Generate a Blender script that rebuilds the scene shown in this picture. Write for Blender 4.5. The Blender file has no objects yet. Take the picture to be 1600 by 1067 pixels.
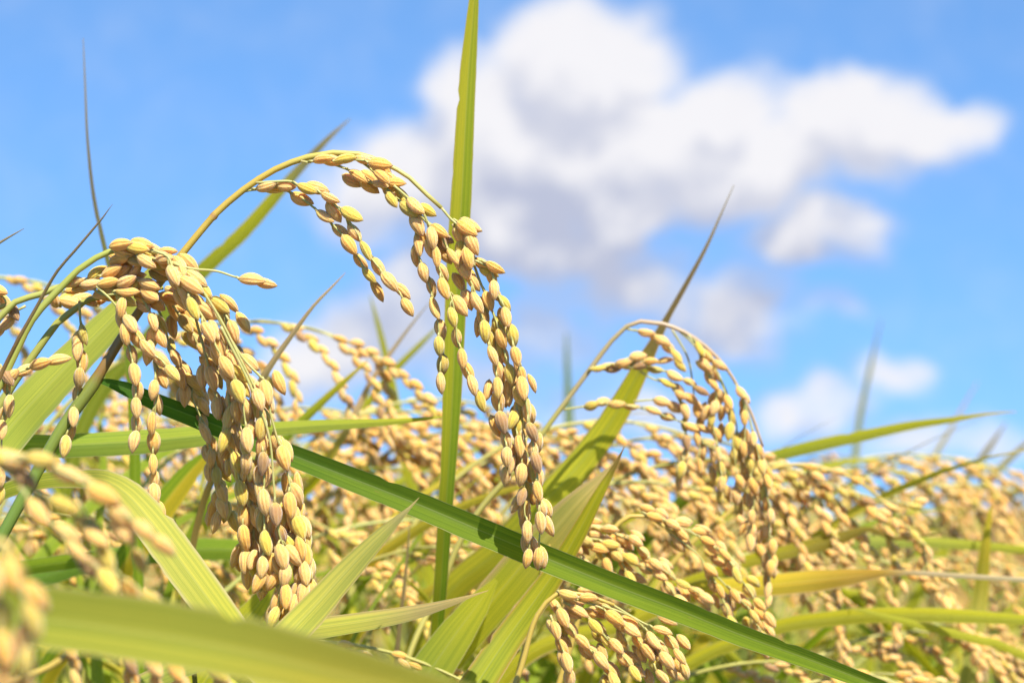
import bpy, math, random
import numpy as np
from mathutils import Vector, Matrix

scene = bpy.context.scene
R = math.radians
random.seed(11)

# ------------------------------------------------------------------ camera
PITCH = 4.26
CAM_Z = 0.90
FOCAL, SENSOR = 50.0, 22.3
FOCUS = 0.70
cam_data = bpy.data.cameras.new("camera")
cam_data.lens = FOCAL
cam_data.sensor_width = SENSOR
cam_data.clip_start = 0.02
cam_data.clip_end = 5000
cam_data.dof.use_dof = True
cam_data.dof.focus_distance = FOCUS
cam_data.dof.aperture_fstop = 8.5
camera = bpy.data.objects.new("camera", cam_data)
camera.location = (0, 0, CAM_Z)
camera.rotation_euler = (R(90 + PITCH), 0, 0)
scene.collection.objects.link(camera)
scene.camera = camera

# ------------------------------------------------------------------ exposure
scene.view_settings.view_transform = 'Standard'
scene.view_settings.look = 'None'
scene.view_settings.exposure = 1.12
scene.view_settings.gamma = 1.0
scene.cycles.max_bounces = 10
scene.cycles.transmission_bounces = 6
scene.cycles.diffuse_bounces = 4
scene.cycles.sample_clamp_indirect = 6.0

# ------------------------------------------------------------------ sun and sky
SUN_EL, SUN_AZ = 49.0, 158.0      # azimuth clockwise from +Y (view direction): behind the camera, to the right
sun_data = bpy.data.lights.new("sun", 'SUN')
sun_data.energy = 4.2
sun_data.angle = R(0.53)
sun_data.color = (1.0, 0.945, 0.86)
sun = bpy.data.objects.new("sun", sun_data)
sdir = Vector((math.cos(R(SUN_EL)) * math.sin(R(SUN_AZ)), math.cos(R(SUN_EL)) * math.cos(R(SUN_AZ)), math.sin(R(SUN_EL))))
sun.rotation_euler = sdir.to_track_quat('Z', 'Y').to_euler()
sun.location = sdir * 20
scene.collection.objects.link(sun)

world = bpy.data.worlds.new("World")
scene.world = world
world.use_nodes = True
wt = world.node_tree
wt.nodes.clear()


class NT:
    """small helper for writing node trees"""
    def __init__(self, tree):
        self.t = tree

    def n(self, kind, **kw):
        nd = self.t.nodes.new(kind)
        for k, v in kw.items():
            setattr(nd, k, v)
        return nd

    def put(self, sock, v):
        if hasattr(v, 'links') or hasattr(v, 'is_linked'):
            self.t.links.new(v, sock)
        else:
            sock.default_value = v

    def m(self, op, a, b=0.0, c=None, clamp=False):
        nd = self.n('ShaderNodeMath', operation=op, use_clamp=clamp)
        self.put(nd.inputs[0], a)
        self.put(nd.inputs[1], b)
        if c is not None:
            self.put(nd.inputs[2], c)
        return nd.outputs[0]

    def v(self, op, a, b=(0, 0, 0), scale=None):
        nd = self.n('ShaderNodeVectorMath', operation=op)
        self.put(nd.inputs[0], a)
        self.put(nd.inputs[1], b)
        if scale is not None:
            self.put(nd.inputs[3], scale)
        return nd.outputs[1] if op in ('LENGTH', 'DOT_PRODUCT') else nd.outputs[0]

    def mix(self, f, a, b, blend='MIX'):
        nd = self.n('ShaderNodeMix', data_type='RGBA', blend_type=blend)
        self.put(nd.inputs[0], f)
        self.put(nd.inputs[6], a)
        self.put(nd.inputs[7], b)
        return nd.outputs[2]

    def ramp(self, f, lo, hi, a=0.0, b=1.0, smooth=True):
        nd = self.n('ShaderNodeMapRange', interpolation_type='SMOOTHSTEP' if smooth else 'LINEAR')
        self.put(nd.inputs[0], f)
        self.put(nd.inputs[1], lo)
        self.put(nd.inputs[2], hi)
        self.put(nd.inputs[3], a)
        self.put(nd.inputs[4], b)
        return nd.outputs[0]

    def noise(self, vec, scale, detail=4.0, rough=0.55):
        nd = self.n('ShaderNodeTexNoise')
        self.put(nd.inputs['Vector'], vec)
        nd.inputs['Scale'].default_value = scale
        nd.inputs['Detail'].default_value = detail
        nd.inputs['Roughness'].default_value = rough
        return nd.outputs[0]


K = SENSOR / FOCAL / 1600.0             # tangent units per photograph pixel
TP = math.tan(R(PITCH))


def sky_uv(px, py):
    """photograph pixel -> (x/y, z/y) of its world direction"""
    a, b = (px - 800) * K, (533.5 - py) * K
    cp, sp = math.cos(R(PITCH)), math.sin(R(PITCH))
    y, z = cp - b * sp, sp + b * cp
    return a / y, z / y


# cumulus: (centre x, centre y, half width, half height, tilt in degrees, weight)
PUFFS = [
    (905, 105, 170, 110, 0, 1.0), (755, 185, 125, 125, 0, 1.0), (860, 250, 190, 140, 0, 1.0), (800, 345, 180, 90, 0, .9),
    (640, 270, 140, 100, 0, .95), (1010, 230, 190, 110, 10, 1.0), (1125, 170, 115, 75, 0, .95), (1190, 255, 170, 85, -6, 1.0),
    (1330, 200, 155, 100, 0, 1.0), (1420, 205, 100, 75, 0, .9), (1520, 200, 95, 48, -20, .72), (880, 400, 180, 65, 0, .78),
    (1265, 372, 150, 58, 0, .74), (1140, 495, 150, 80, 0, .68), (980, 440, 160, 65, -10, .60), (565, 545, 170, 95, -25, .70),
    (655, 450, 100, 85, -40, .58), (1390, 585, 78, 42, 0, .58), (1260, 645, 130, 60, 0, .60), (850, 520, 120, 70, 0, .50),
    (960, 640, 190, 90, 0, .48), (1480, 700, 200, 50, 0, .46), (400, 670, 190, 70, 0, .48), (1300, 490, 50, 28, 0, .44),
    (960, 330, 180, 85, 0, .9), (740, 270, 130, 110, 0, .95), (1085, 310, 110, 60, 0, .8),
    (560, 325, 140, 70, 20, .55), (720, 580, 160, 70, 0, .5),
]
grp = bpy.data.node_groups.new("cloud_density", 'ShaderNodeTree')
grp.interface.new_socket("P", in_out='INPUT', socket_type='NodeSocketVector')
grp.interface.new_socket("D", in_out='OUTPUT', socket_type='NodeSocketFloat')
g = NT(grp)
gi, go = g.n('NodeGroupInput'), g.n('NodeGroupOutput')
P = gi.outputs[0]
warp = g.n('ShaderNodeTexNoise')
g.put(warp.inputs['Vector'], P)
warp.inputs['Scale'].default_value = 26
warp.inputs['Detail'].default_value = 5
warp.inputs['Roughness'].default_value = 0.55
wv = g.v('SCALE', g.v('SUBTRACT', warp.outputs['Color'], (.5, .5, .5)), scale=0.040)
warp2 = g.n('ShaderNodeTexNoise')
g.put(warp2.inputs['Vector'], P)
warp2.inputs['Scale'].default_value = 9
warp2.inputs['Detail'].default_value = 2
wv2 = g.v('SCALE', g.v('SUBTRACT', warp2.outputs['Color'], (.5, .5, .5)), scale=0.035)
PW = g.v('ADD', g.v('ADD', P, wv), wv2)
acc = None
for (cx, cy, rx, ry, tl, wgt) in PUFFS:
    u0, v0 = sky_uv(cx, cy)
    mp = g.n('ShaderNodeMapping', vector_type='TEXTURE')
    g.put(mp.inputs[0], PW)
    mp.inputs['Location'].default_value = (u0, v0, 0)
    mp.inputs['Rotation'].default_value = (0, 0, R(-tl))
    mp.inputs['Scale'].default_value = (rx * K, ry * K, 1)
    ln = g.v('LENGTH', mp.outputs[0])
    f = g.m('MULTIPLY', g.ramp(ln, 1.48, 0.10), wgt)
    acc = f if acc is None else g.m('SMOOTH_MAX', acc, f, 0.18)
fb = g.noise(PW, 30, 7, 0.68)
grp.interface.new_socket("N", in_out='OUTPUT', socket_type='NodeSocketFloat')
g.put(go.inputs[1], fb)
dens = g.m('ADD', acc, g.m('MULTIPLY', g.m('MULTIPLY', g.m('SUBTRACT', fb, 0.5), 1.05), g.m('MULTIPLY', acc, 2.5, clamp=True)))
g.put(go.inputs[0], dens)

w = NT(wt)
tc = w.n('ShaderNodeTexCoord')
sep = w.n('ShaderNodeSeparateXYZ')
wt.links.new(tc.outputs['Generated'], sep.inputs[0])
ysafe = w.m('MAXIMUM', sep.outputs[1], 0.05)
comb = w.n('ShaderNodeCombineXYZ')
w.put(comb.inputs[0], w.m('DIVIDE', sep.outputs[0], ysafe))
w.put(comb.inputs[1], w.m('DIVIDE', sep.outputs[2], ysafe))
Pc = comb.outputs[0]
d0 = w.n('ShaderNodeGroup', node_tree=grp)
w.put(d0.inputs[0], Pc)
d1 = w.n('ShaderNodeGroup', node_tree=grp)
w.put(d1.inputs[0], w.v('ADD', Pc, (0.006, 0.020, 0)))
d2 = w.n('ShaderNodeGroup', node_tree=grp)
w.put(d2.inputs[0], w.v('ADD', Pc, (0.012, 0.060, 0)))
D0, D1 = d0.outputs[0], d1.outputs[0]
SKY_TINT = (0.59, 0.81, 0.93, 1)
CLOUD_DARK, CLOUD_LIGHT = (2.0, 2.15, 2.75, 1), (3.55, 3.52, 3.66, 1)
alpha = w.ramp(D0, 0.04, 0.72)
front = w.ramp(sep.outputs[1], 0.1, 0.3)
alpha = w.m('MULTIPLY', alpha, front)
D2 = d2.outputs[0]
relief = w.ramp(w.m('SUBTRACT', D0, D1), -0.28, 0.32)          # sunlit tops of the billows
under = w.ramp(w.m('SUBTRACT', D2, D0), -0.35, 0.55)           # cloud standing above this point keeps the sun off it
lit = w.m('ADD', w.m('SUBTRACT', 0.56, w.m('MULTIPLY', alpha, 0.26)), w.m('SUBTRACT', w.m('MULTIPLY', relief, 0.72), w.m("MULTIPLY", under, 0.72)))
lit = w.m('ADD', lit, w.m('MULTIPLY', w.m('SUBTRACT', d0.outputs[1], 0.5), 0.55), clamp=True)
sky = w.n('ShaderNodeTexSky', sky_type='NISHITA')
sky.sun_disc = False
sky.sun_elevation = R(SUN_EL)
sky.sun_rotation = R(SUN_AZ)
sky.altitude = 1500
sky.air_density = 1.0
sky.dust_density = 0.0
sky.ozone_density = 3.0
lift = w.n('ShaderNodeCombineXYZ')
w.put(lift.inputs[0], sep.outputs[0])
w.put(lift.inputs[1], sep.outputs[1])
w.put(lift.inputs[2], w.m('ADD', w.m('MULTIPLY', sep.outputs[2], 0.90), 0.195))
w.put(sky.inputs[0], w.v('NORMALIZE', lift.outputs[0]))
SKY_STRENGTH = 0.12
cloud_col = w.mix(lit, CLOUD_DARK, CLOUD_LIGHT)
skyc = w.mix(1.0, sky.outputs[0], SKY_TINT, 'MULTIPLY')
final = w.mix(alpha, skyc, cloud_col)
bg = w.n('ShaderNodeBackground')
w.put(bg.inputs[0], final)
bg.inputs[1].default_value = SKY_STRENGTH
wo = w.n('ShaderNodeOutputWorld')
wt.links.new(bg.outputs[0], wo.inputs[0])
world.cycles.sampling_method = 'MANUAL'
world.cycles.sample_map_resolution = 512

# ------------------------------------------------------------------ helpers
CAM = Vector((0, 0, CAM_Z))
FWD = Vector((0, math.cos(R(PITCH)), math.sin(R(PITCH))))
UP = Vector((0, -math.sin(R(PITCH)), math.cos(R(PITCH))))
RIGHT = Vector((1, 0, 0))


def at(px, py, d):
    """a point at depth d (metres along the view axis) behind photograph pixel (px, py)"""
    return CAM + FWD * d + RIGHT * ((px - 800) * K * d) + UP * ((533.5 - py) * K * d)


def to_px(p):
    q = p - CAM
    d = q.dot(FWD)
    if d < 0.01:
        return None
    return 800 + q.dot(RIGHT) / d / K, 533.5 - q.dot(UP) / d / K, d


def spline(pts, step, extra=None):
    """centripetal-ish Catmull-Rom through pts; extra = per-point tuples interpolated linearly; returns points, extras"""
    n = len(pts)
    out, ex = [], []
    for i in range(n - 1):
        p0 = pts[i - 1] if i else pts[0] * 2 - pts[1]
        p1, p2 = pts[i], pts[i + 1]
        p3 = pts[i + 2] if i + 2 < n else pts[-1] * 2 - pts[-2]
        k = max(1, int((p2 - p1).length / step))
        l0, l1, l2 = max(1e-6, (p1 - p0).length) ** .5, max(1e-6, (p2 - p1).length) ** .5, max(1e-6, (p3 - p2).length) ** .5
        m1 = ((p1 - p0) / l0 - (p2 - p0) / (l0 + l1) + (p2 - p1) / l1) * l1
        m2 = ((p2 - p1) / l1 - (p3 - p1) / (l1 + l2) + (p3 - p2) / l2) * l1
        for j in range(k):
            t = j / k
            t2, t3 = t * t, t * t * t
            out.append(p1 * (2 * t3 - 3 * t2 + 1) + m1 * (t3 - 2 * t2 + t) + p2 * (-2 * t3 + 3 * t2) + m2 * (t3 - t2))
            if extra:
                ex.append(tuple(a + (b - a) * t for a, b in zip(extra[i], extra[i + 1])))
    out.append(pts[-1].copy())
    if extra:
        ex.append(extra[-1])
    return out, ex


class Mesh:
    """collects tubes, grains and ribbons; build() links them as ONE mesh object"""
    def __init__(self):
        self.v, self.f, self.uv, self.col, self.tone, self.mi = [], [], [], [], [], []

    def vert(self, p, uv=(0, 0), col=(1, 1, 1), tone=0.0):
        self.v.append(tuple(p))
        self.uv.append(uv)
        self.col.append((col[0], col[1], col[2], 1.0))
        self.tone.append(tone)
        return len(self.v) - 1

    def tube(self, pts, rads, cols, sides=7, mi=0, cap=True):
        n = len(pts)
        side = None
        rings = []
        for i in range(n):
            t = (pts[min(i + 1, n - 1)] - pts[max(i - 1, 0)])
            t = t.normalized() if t.length > 1e-9 else Vector((0, 0, 1))
            if side is None:
                side = t.orthogonal().normalized()
            side = (side - t * side.dot(t)).normalized()
            b = t.cross(side)
            r = []
            for k in range(sides):
                a = 2 * math.pi * k / sides
                r.append(self.vert(pts[i] + (side * math.cos(a) + b * math.sin(a)) * rads[i], (k / sides, i / max(1, n - 1)), cols[i]))
            rings.append(r)
        for i in range(n - 1):
            for k in range(sides):
                k2 = (k + 1) % sides
                self.f.append((rings[i][k], rings[i][k2], rings[i + 1][k2], rings[i + 1][k]))
                self.mi.append(mi)
        if cap:
            self.f.append(tuple(rings[-1]))
            self.mi.append(mi)
            self.f.append(tuple(reversed(rings[0])))
            self.mi.append(mi)

    def grain(self, mat, nu, nv, mi=0, tone=0.0, shape=0):
        rows = []
        for j in range(nv + 1):
            row = []
            t = j / nv
            if j in (0, nv):
                row = [self.vert(mat @ grain_point(0, t, shape), (0.5, t), tone=tone)]
            else:
                for k in range(nu):
                    row.append(self.vert(mat @ grain_point(2 * math.pi * k / nu, t, shape), (k / nu, t), tone=tone))
            rows.append(row)
        for j in range(nv):
            a, b = rows[j], rows[j + 1]
            for k in range(nu):
                k2 = (k + 1) % nu
                if len(a) == 1:
                    self.f.append((a[0], b[k2], b[k]))
                elif len(b) == 1:
                    self.f.append((a[k], a[k2], b[0]))
                else:
                    self.f.append((a[k], a[k2], b[k2], b[k]))
                self.mi.append(mi)

    def mesh(self, name, mats):
        me = bpy.data.meshes.new(name)
        me.from_pydata(self.v, [], self.f)
        for m in mats:
            me.materials.append(m)
        me.polygons.foreach_set('material_index', self.mi)
        me.polygons.foreach_set('use_smooth', [True] * len(self.f))
        li = np.empty(len(me.loops), dtype=np.int32)
        me.loops.foreach_get('vertex_index', li)
        uvl = me.uv_layers.new(name="UVMap")
        uvl.data.foreach_set('uv', np.array(self.uv, dtype=np.float32)[li].ravel())
        ca = me.color_attributes.new("col", 'FLOAT_COLOR', 'POINT')
        ca.data.foreach_set('color', np.array(self.col, dtype=np.float32).ravel())
        ta = me.attributes.new("tone", 'FLOAT', 'POINT')
        ta.data.foreach_set('value', np.array(self.tone, dtype=np.float32))
        me.update()
        return me

    def build(self, name, mats, parent=None):
        o = bpy.data.objects.new(name, self.mesh(name, mats))
        scene.collection.objects.link(o)
        if parent is not None:
            o.parent = parent
        return o


def grain_point(th, t, shape=0):
    """unit rice spikelet, base at 0, tip at z = 1: plump, keeled, with the seam where the two hulls meet"""
    wide = (0.250, 0.226, 0.258, 0.238, 0.198)[shape % 5]
    deep = (0.212, 0.198, 0.222, 0.192, 0.160)[shape % 5]
    if t <= 0:
        r = 0.0
    else:
        s = t ** (0.86, 0.92, 0.80, 0.88, 0.95)[shape % 5]
        r = max(0.0, math.sin(math.pi * s)) ** 0.70
        if t > 0.86:
            r *= 1 - 0.35 * ((t - 0.86) / 0.14)
        if t < 0.10:
            r *= 0.55 + 0.45 * (t / 0.10)
    seam = 0.0
    for s0 in (0.62, math.pi - 0.62):
        d = (th - s0 + math.pi) % (2 * math.pi) - math.pi
        seam += math.exp(-(d / 0.16) ** 2)
    d = (th - 1.5 * math.pi + math.pi) % (2 * math.pi) - math.pi
    keel = math.exp(-(d / 0.22) ** 2)
    k = 1 - 0.115 * seam + 0.09 * keel + 0.03 * math.cos(7 * th)
    bend = 0.05 * math.sin(math.pi * t)
    return Vector((math.cos(th) * wide * r * k, math.sin(th) * deep * r * k + bend, t))


def tag(o, label, category, group=None, kind=None):
    if label:
        o['label'] = label
    if category:
        o['category'] = category
    if group:
        o['group'] = group
    if kind:
        o['kind'] = kind
    return o


def empty(name, loc):
    o = bpy.data.objects.new(name, None)
    o.empty_display_size = 0.02
    o.location = loc
    scene.collection.objects.link(o)
    return o


# ------------------------------------------------------------------ materials
def new_mat(name):
    m = bpy.data.materials.new(name)
    m.use_nodes = True
    m.node_tree.nodes.clear()
    return m, NT(m.node_tree)


def grain_material(name):
    m, t = new_mat(name)
    uv = t.n('ShaderNodeUVMap')
    sp = t.n('ShaderNodeSeparateXYZ')
    t.put(sp.inputs[0], uv.outputs[0])
    info = t.n('ShaderNodeObjectInfo')
    tone = t.n('ShaderNodeAttribute', attribute_name='tone')
    rnd = t.m('FRACT', t.m('ADD', info.outputs['Random'], tone.outputs['Fac']))
    rnd2 = t.m('FRACT', t.m('MULTIPLY', rnd, 7.31))
    co = t.n('ShaderNodeTexCoord')
    shifted = t.v('ADD', co.outputs['Object'], t.v('SCALE', (1, 1, 1), scale=rnd))
    # hull colour: three straw tones picked per grain
    c = t.mix(t.ramp(rnd, 0.0, 0.6), (0.77, 0.435, 0.095, 1), (0.78, 0.495, 0.175, 1))
    c = t.mix(t.ramp(rnd, 0.80, 0.92), c, (0.64, 0.49, 0.080, 1))
    c = t.mix(t.ramp(rnd2, 0.90, 0.93), c, (0.58, 0.46, 0.090, 1))
    c = t.mix(t.ramp(rnd2, 0.95, 0.98), c, (0.40, 0.24, 0.10, 1))
    # greener, yellower base; pinkish brown tip
    c = t.mix(t.m('MULTIPLY', t.ramp(sp.outputs[1], 0.42, 0.0), 0.55), c, (0.62, 0.47, 0.075, 1))
    c = t.mix(t.m('MULTIPLY', t.ramp(sp.outputs[1], 0.80, 1.0), 0.50), c, (0.55, 0.30, 0.120, 1))
    # seams and nerves run lengthwise
    stripe = t.m('SINE', t.m('MULTIPLY', sp.outputs[0], 2 * math.pi * 9))
    sc = t.n('ShaderNodeCombineXYZ')
    t.put(sc.inputs[0], t.m('MULTIPLY', sp.outputs[0], 46.0))
    t.put(sc.inputs[1], t.m('MULTIPLY', sp.outputs[1], 5.0))
    t.put(sc.inputs[2], t.m('MULTIPLY', rnd, 40.0))
    fib = t.noise(sc.outputs[0], 1.0, 3)
    shade = t.m('ADD', t.m('MULTIPLY', stripe, 0.12), t.m('MULTIPLY', t.m('SUBTRACT', fib, 0.5), 0.95))
    c = t.mix(t.m('ADD', 0.5, shade, clamp=True), t.mix(1.0, c, (0.76, 0.62, 0.44, 1), 'MULTIPLY'), t.mix(1.0, c, (1.14, 1.16, 1.22, 1), 'MULTIPLY'))
    # the dark line where the two hulls lock
    for us in (0.62 / (2 * math.pi), 0.5 - 0.62 / (2 * math.pi)):
        ln = t.ramp(t.m('ABSOLUTE', t.m('SUBTRACT', sp.outputs[0], us)), 0.030, 0.004)
        c = t.mix(t.m('MULTIPLY', ln, 0.42), c, (0.42, 0.25, 0.075, 1))
    # small freckles and scuffs
    fr = t.noise(shifted, 900, 2)
    c = t.mix(t.m('MULTIPLY', t.ramp(fr, 0.64, 0.74), 0.35), c, (0.34, 0.19, 0.08, 1))
    b = t.n('ShaderNodeBsdfPrincipled')
    t.put(b.inputs['Base Color'], c)
    b.inputs['Roughness'].default_value = 0.66
    b.inputs['Specular IOR Level'].default_value = 0.22
    b.inputs['Sheen Weight'].default_value = 0.35
    b.inputs['Subsurface Weight'].default_value = 0.60
    b.inputs['Subsurface Radius'].default_value = (1.0, 0.60, 0.15)
    b.inputs['Subsurface Scale'].default_value = 0.0028
    bump = t.n('ShaderNodeBump')
    bump.inputs['Strength'].default_value = 0.8
    bump.inputs['Distance'].default_value = 0.00030
    t.put(bump.inputs['Height'], t.m('ADD', t.m('MULTIPLY', stripe, 0.35), t.m('ADD', t.m('MULTIPLY', fib, 1.2), t.m('MULTIPLY', fr, 0.6))))
    t.put(b.inputs['Normal'], bump.outputs[0])
    o = t.n('ShaderNodeOutputMaterial')
    t.t.links.new(b.outputs[0], o.inputs[0])
    return m


def leaf_material(name, trans=0.50):
    m, t = new_mat(name)
    uv = t.n('ShaderNodeUVMap')
    sp = t.n('ShaderNodeSeparateXYZ')
    t.put(sp.inputs[0], uv.outputs[0])
    u, v = sp.outputs[0], sp.outputs[1]
    col = t.n('ShaderNodeAttribute', attribute_name='col')
    info = t.n('ShaderNodeObjectInfo')
    sc = t.n('ShaderNodeCombineXYZ')
    t.put(sc.inputs[0], t.m('MULTIPLY', u, 30.0))
    t.put(sc.inputs[1], t.m('MULTIPLY', v, 3.0))
    t.put(sc.inputs[2], t.m('MULTIPLY', info.outputs['Random'], 50.0))
    vein = t.noise(sc.outputs[0], 1.0, 3, 0.65)
    scb = t.n('ShaderNodeCombineXYZ')
    t.put(scb.inputs[0], t.m('MULTIPLY', u, 9.0))
    t.put(scb.inputs[1], t.m('MULTIPLY', v, 1.6))
    t.put(scb.inputs[2], t.m('MULTIPLY', info.outputs['Random'], 19.0))
    band = t.noise(scb.outputs[0], 1.0, 3, 0.6)
    fine = t.m('SINE', t.m('MULTIPLY', u, 2 * math.pi * 26))
    sc2 = t.n('ShaderNodeCombineXYZ')
    t.put(sc2.inputs[0], t.m('MULTIPLY', u, 3.0))
    t.put(sc2.inputs[1], t.m('MULTIPLY', v, 14.0))
    t.put(sc2.inputs[2], t.m('MULTIPLY', info.outputs['Random'], 31.0))
    blot = t.noise(sc2.outputs[0], 1.0, 5, 0.6)
    k = t.m('ADD', t.m('MULTIPLY', t.m('SUBTRACT', vein, 0.5), 1.7), t.m('MULTIPLY', fine, 0.20))
    k = t.m('ADD', k, t.m('MULTIPLY', t.m('SUBTRACT', blot, 0.5), 0.5))
    k = t.m('ADD', k, t.m('MULTIPLY', t.m('SUBTRACT', band, 0.5), 1.5))
    k = t.m('ADD', 0.5, k, clamp=True)
    c = t.mix(k, t.mix(1.0, col.outputs[0], (0.62, 0.74, 0.60, 1), 'MULTIPLY'), t.mix(1.0, col.outputs[0], (1.30, 1.22, 0.95, 1), 'MULTIPLY'))
    off = t.m('ABSOLUTE', t.m('SUBTRACT', u, 0.5))
    rib = t.ramp(off, 0.026, 0.008)
    c = t.mix(t.m('MULTIPLY', rib, 0.22), c, (0.50, 0.52, 0.24, 1))
    edge = t.ramp(off, 0.470, 0.490)
    c = t.mix(t.m('MULTIPLY', edge, 0.50), c, (0.60, 0.50, 0.28, 1))
    # rust flecks of ripening leaves
    sc3 = t.n('ShaderNodeCombineXYZ')
    t.put(sc3.inputs[0], t.m('MULTIPLY', u, 9.0))
    t.put(sc3.inputs[1], t.m('MULTIPLY', v, 60.0))
    t.put(sc3.inputs[2], t.m('MULTIPLY', info.outputs['Random'], 77.0))
    fl = t.noise(sc3.outputs[0], 1.0, 2, 0.5)
    c = t.mix(t.m('MULTIPLY', t.ramp(fl, 0.72, 0.80), 0.45), c, (0.36, 0.22, 0.07, 1))
    b = t.n('ShaderNodeBsdfPrincipled')
    t.put(b.inputs['Base Color'], c)
    b.inputs['Roughness'].default_value = 0.50
    b.inputs['Specular IOR Level'].default_value = 0.22
    bump = t.n('ShaderNodeBump')
    bump.inputs['Strength'].default_value = 0.5
    bump.inputs['Distance'].default_value = 0.00025
    t.put(bump.inputs['Height'], t.m('ADD', t.m('MULTIPLY', fine, 0.5), vein))
    t.put(b.inputs['Normal'], bump.outputs[0])
    tr = t.n('ShaderNodeBsdfTranslucent')
    t.put(tr.inputs[0], t.mix(1.0, c, (1.35, 1.35, 0.55, 1), 'MULTIPLY'))
    mx = t.n('ShaderNodeMixShader')
    mx.inputs[0].default_value = trans
    t.t.links.new(b.outputs[0], mx.inputs[1])
    t.t.links.new(tr.outputs[0], mx.inputs[2])
    o = t.n('ShaderNodeOutputMaterial')
    t.t.links.new(mx.outputs[0], o.inputs[0])
    return m


def stem_material(name):
    m, t = new_mat(name)
    col = t.n('ShaderNodeAttribute', attribute_name='col')
    uv = t.n('ShaderNodeUVMap')
    mp = t.n('ShaderNodeMapping')
    t.put(mp.inputs[0], uv.outputs[0])
    mp.inputs['Scale'].default_value = (9, 2.5, 1)
    nz = t.noise(mp.outputs[0], 2.0, 4)
    c = t.mix(nz, t.mix(1.0, col.outputs[0], (0.66, 0.66, 0.6, 1), 'MULTIPLY'), t.mix(1.0, col.outputs[0], (1.3, 1.28, 1.25, 1), 'MULTIPLY'))
    b = t.n('ShaderNodeBsdfPrincipled')
    t.put(b.inputs['Base Color'], c)
    b.inputs['Roughness'].default_value = 0.42
    b.inputs['Subsurface Weight'].default_value = 0.12
    b.inputs['Subsurface Radius'].default_value = (0.8, 0.8, 0.3)
    b.inputs['Subsurface Scale'].default_value = 0.001
    bump = t.n('ShaderNodeBump')
    bump.inputs['Strength'].default_value = 0.4
    bump.inputs['Distance'].default_value = 0.0002
    t.put(bump.inputs['Height'], nz)
    t.put(b.inputs['Normal'], bump.outputs[0])
    o = t.n('ShaderNodeOutputMaterial')
    t.t.links.new(b.outputs[0], o.inputs[0])
    return m


M_GRAIN = grain_material("rice_hull")
M_LEAF = leaf_material("rice_leaf")
M_STEM = stem_material("rice_stem")

# ------------------------------------------------------------------ ground
gm, t = new_mat("paddy_soil")
tcg = t.n('ShaderNodeTexCoord')
nz = t.noise(tcg.outputs['Object'], 14, 8, 0.65)
nz2 = t.noise(tcg.outputs['Object'], 0.6, 3)
b = t.n('ShaderNodeBsdfPrincipled')
t.put(b.inputs['Base Color'], t.mix(nz, (0.05, 0.038, 0.022, 1), t.mix(nz2, (0.16, 0.12, 0.06, 1), (0.13, 0.13, 0.045, 1))))
b.inputs['Roughness'].default_value = 0.9
o = t.n('ShaderNodeOutputMaterial')
t.t.links.new(b.outputs[0], o.inputs[0])
gr = Mesh()
ids = [gr.vert(p) for p in ((-1500, -20, 0), (1500, -20, 0), (1500, 3000, 0), (-1500, 3000, 0))]
gr.f.append(tuple(ids))
gr.mi.append(0)
tag(gr.build("ground", [gm]), None, None, kind='structure')

# ------------------------------------------------------------------ grains, ears, blades
GL = 0.0076                                     # length of a spikelet
GRAIN_MESH = []
for s in range(5):
    gmsh = Mesh()
    gmsh.grain(Matrix.Scale(GL, 4), 22, 16, 0, 0.0, s)
    GRAIN_MESH.append(gmsh.mesh("grain", [M_GRAIN]))


def frame(z, roll, hint=None):
    z = z.normalized()
    x = (hint or RIGHT) - z * (hint or RIGHT).dot(z)
    if x.length < 1e-4:
        x = z.orthogonal()
    x.normalize()
    y = z.cross(x)
    xr = x * math.cos(roll) + y * math.sin(roll)
    yr = z.cross(xr)
    return Matrix((xr, yr, z)).transposed()


STRAW = (0.50, 0.36, 0.075)
GREENISH = (0.34, 0.36, 0.075)
RACHILLA = (0.42, 0.40, 0.13)


def to_ground(pts, lean=0.05):
    """continue a stem from its last traced point down to the soil"""
    d = (pts[-1] - pts[-2]).normalized()
    p = pts[-1]
    h = Vector((d.x, d.y, 0))
    a = p + d * 0.05
    if a.z > p.z - 0.02:
        a.z = p.z - 0.03
    return [a, Vector((a.x + h.x * lean, a.y + h.y * lean, a.z * 0.5)), Vector((a.x + h.x * lean * 1.3, a.y + h.y * lean * 1.3, 0.0))]


def stem_mesh(mb, root, pts, rads, cols, ground=True):
    P3 = list(pts)
    ex = [(r,) + tuple(c) for r, c in zip(rads, cols)]
    if ground:
        g3 = to_ground(P3)
        P3 += g3
        ex += [(rads[-1] * 1.1,) + tuple(cols[-1]), (rads[-1] * 1.4, .20, .22, .05), (rads[-1] * 1.6, .20, .17, .06)]
    sp_, e = spline(P3, 0.004 if len(P3) < 60 else 0.006, ex)
    mb.tube([q - root for q in sp_], [x[0] for x in e], [x[1:] for x in e], 9)
    return P3[-1]


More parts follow.
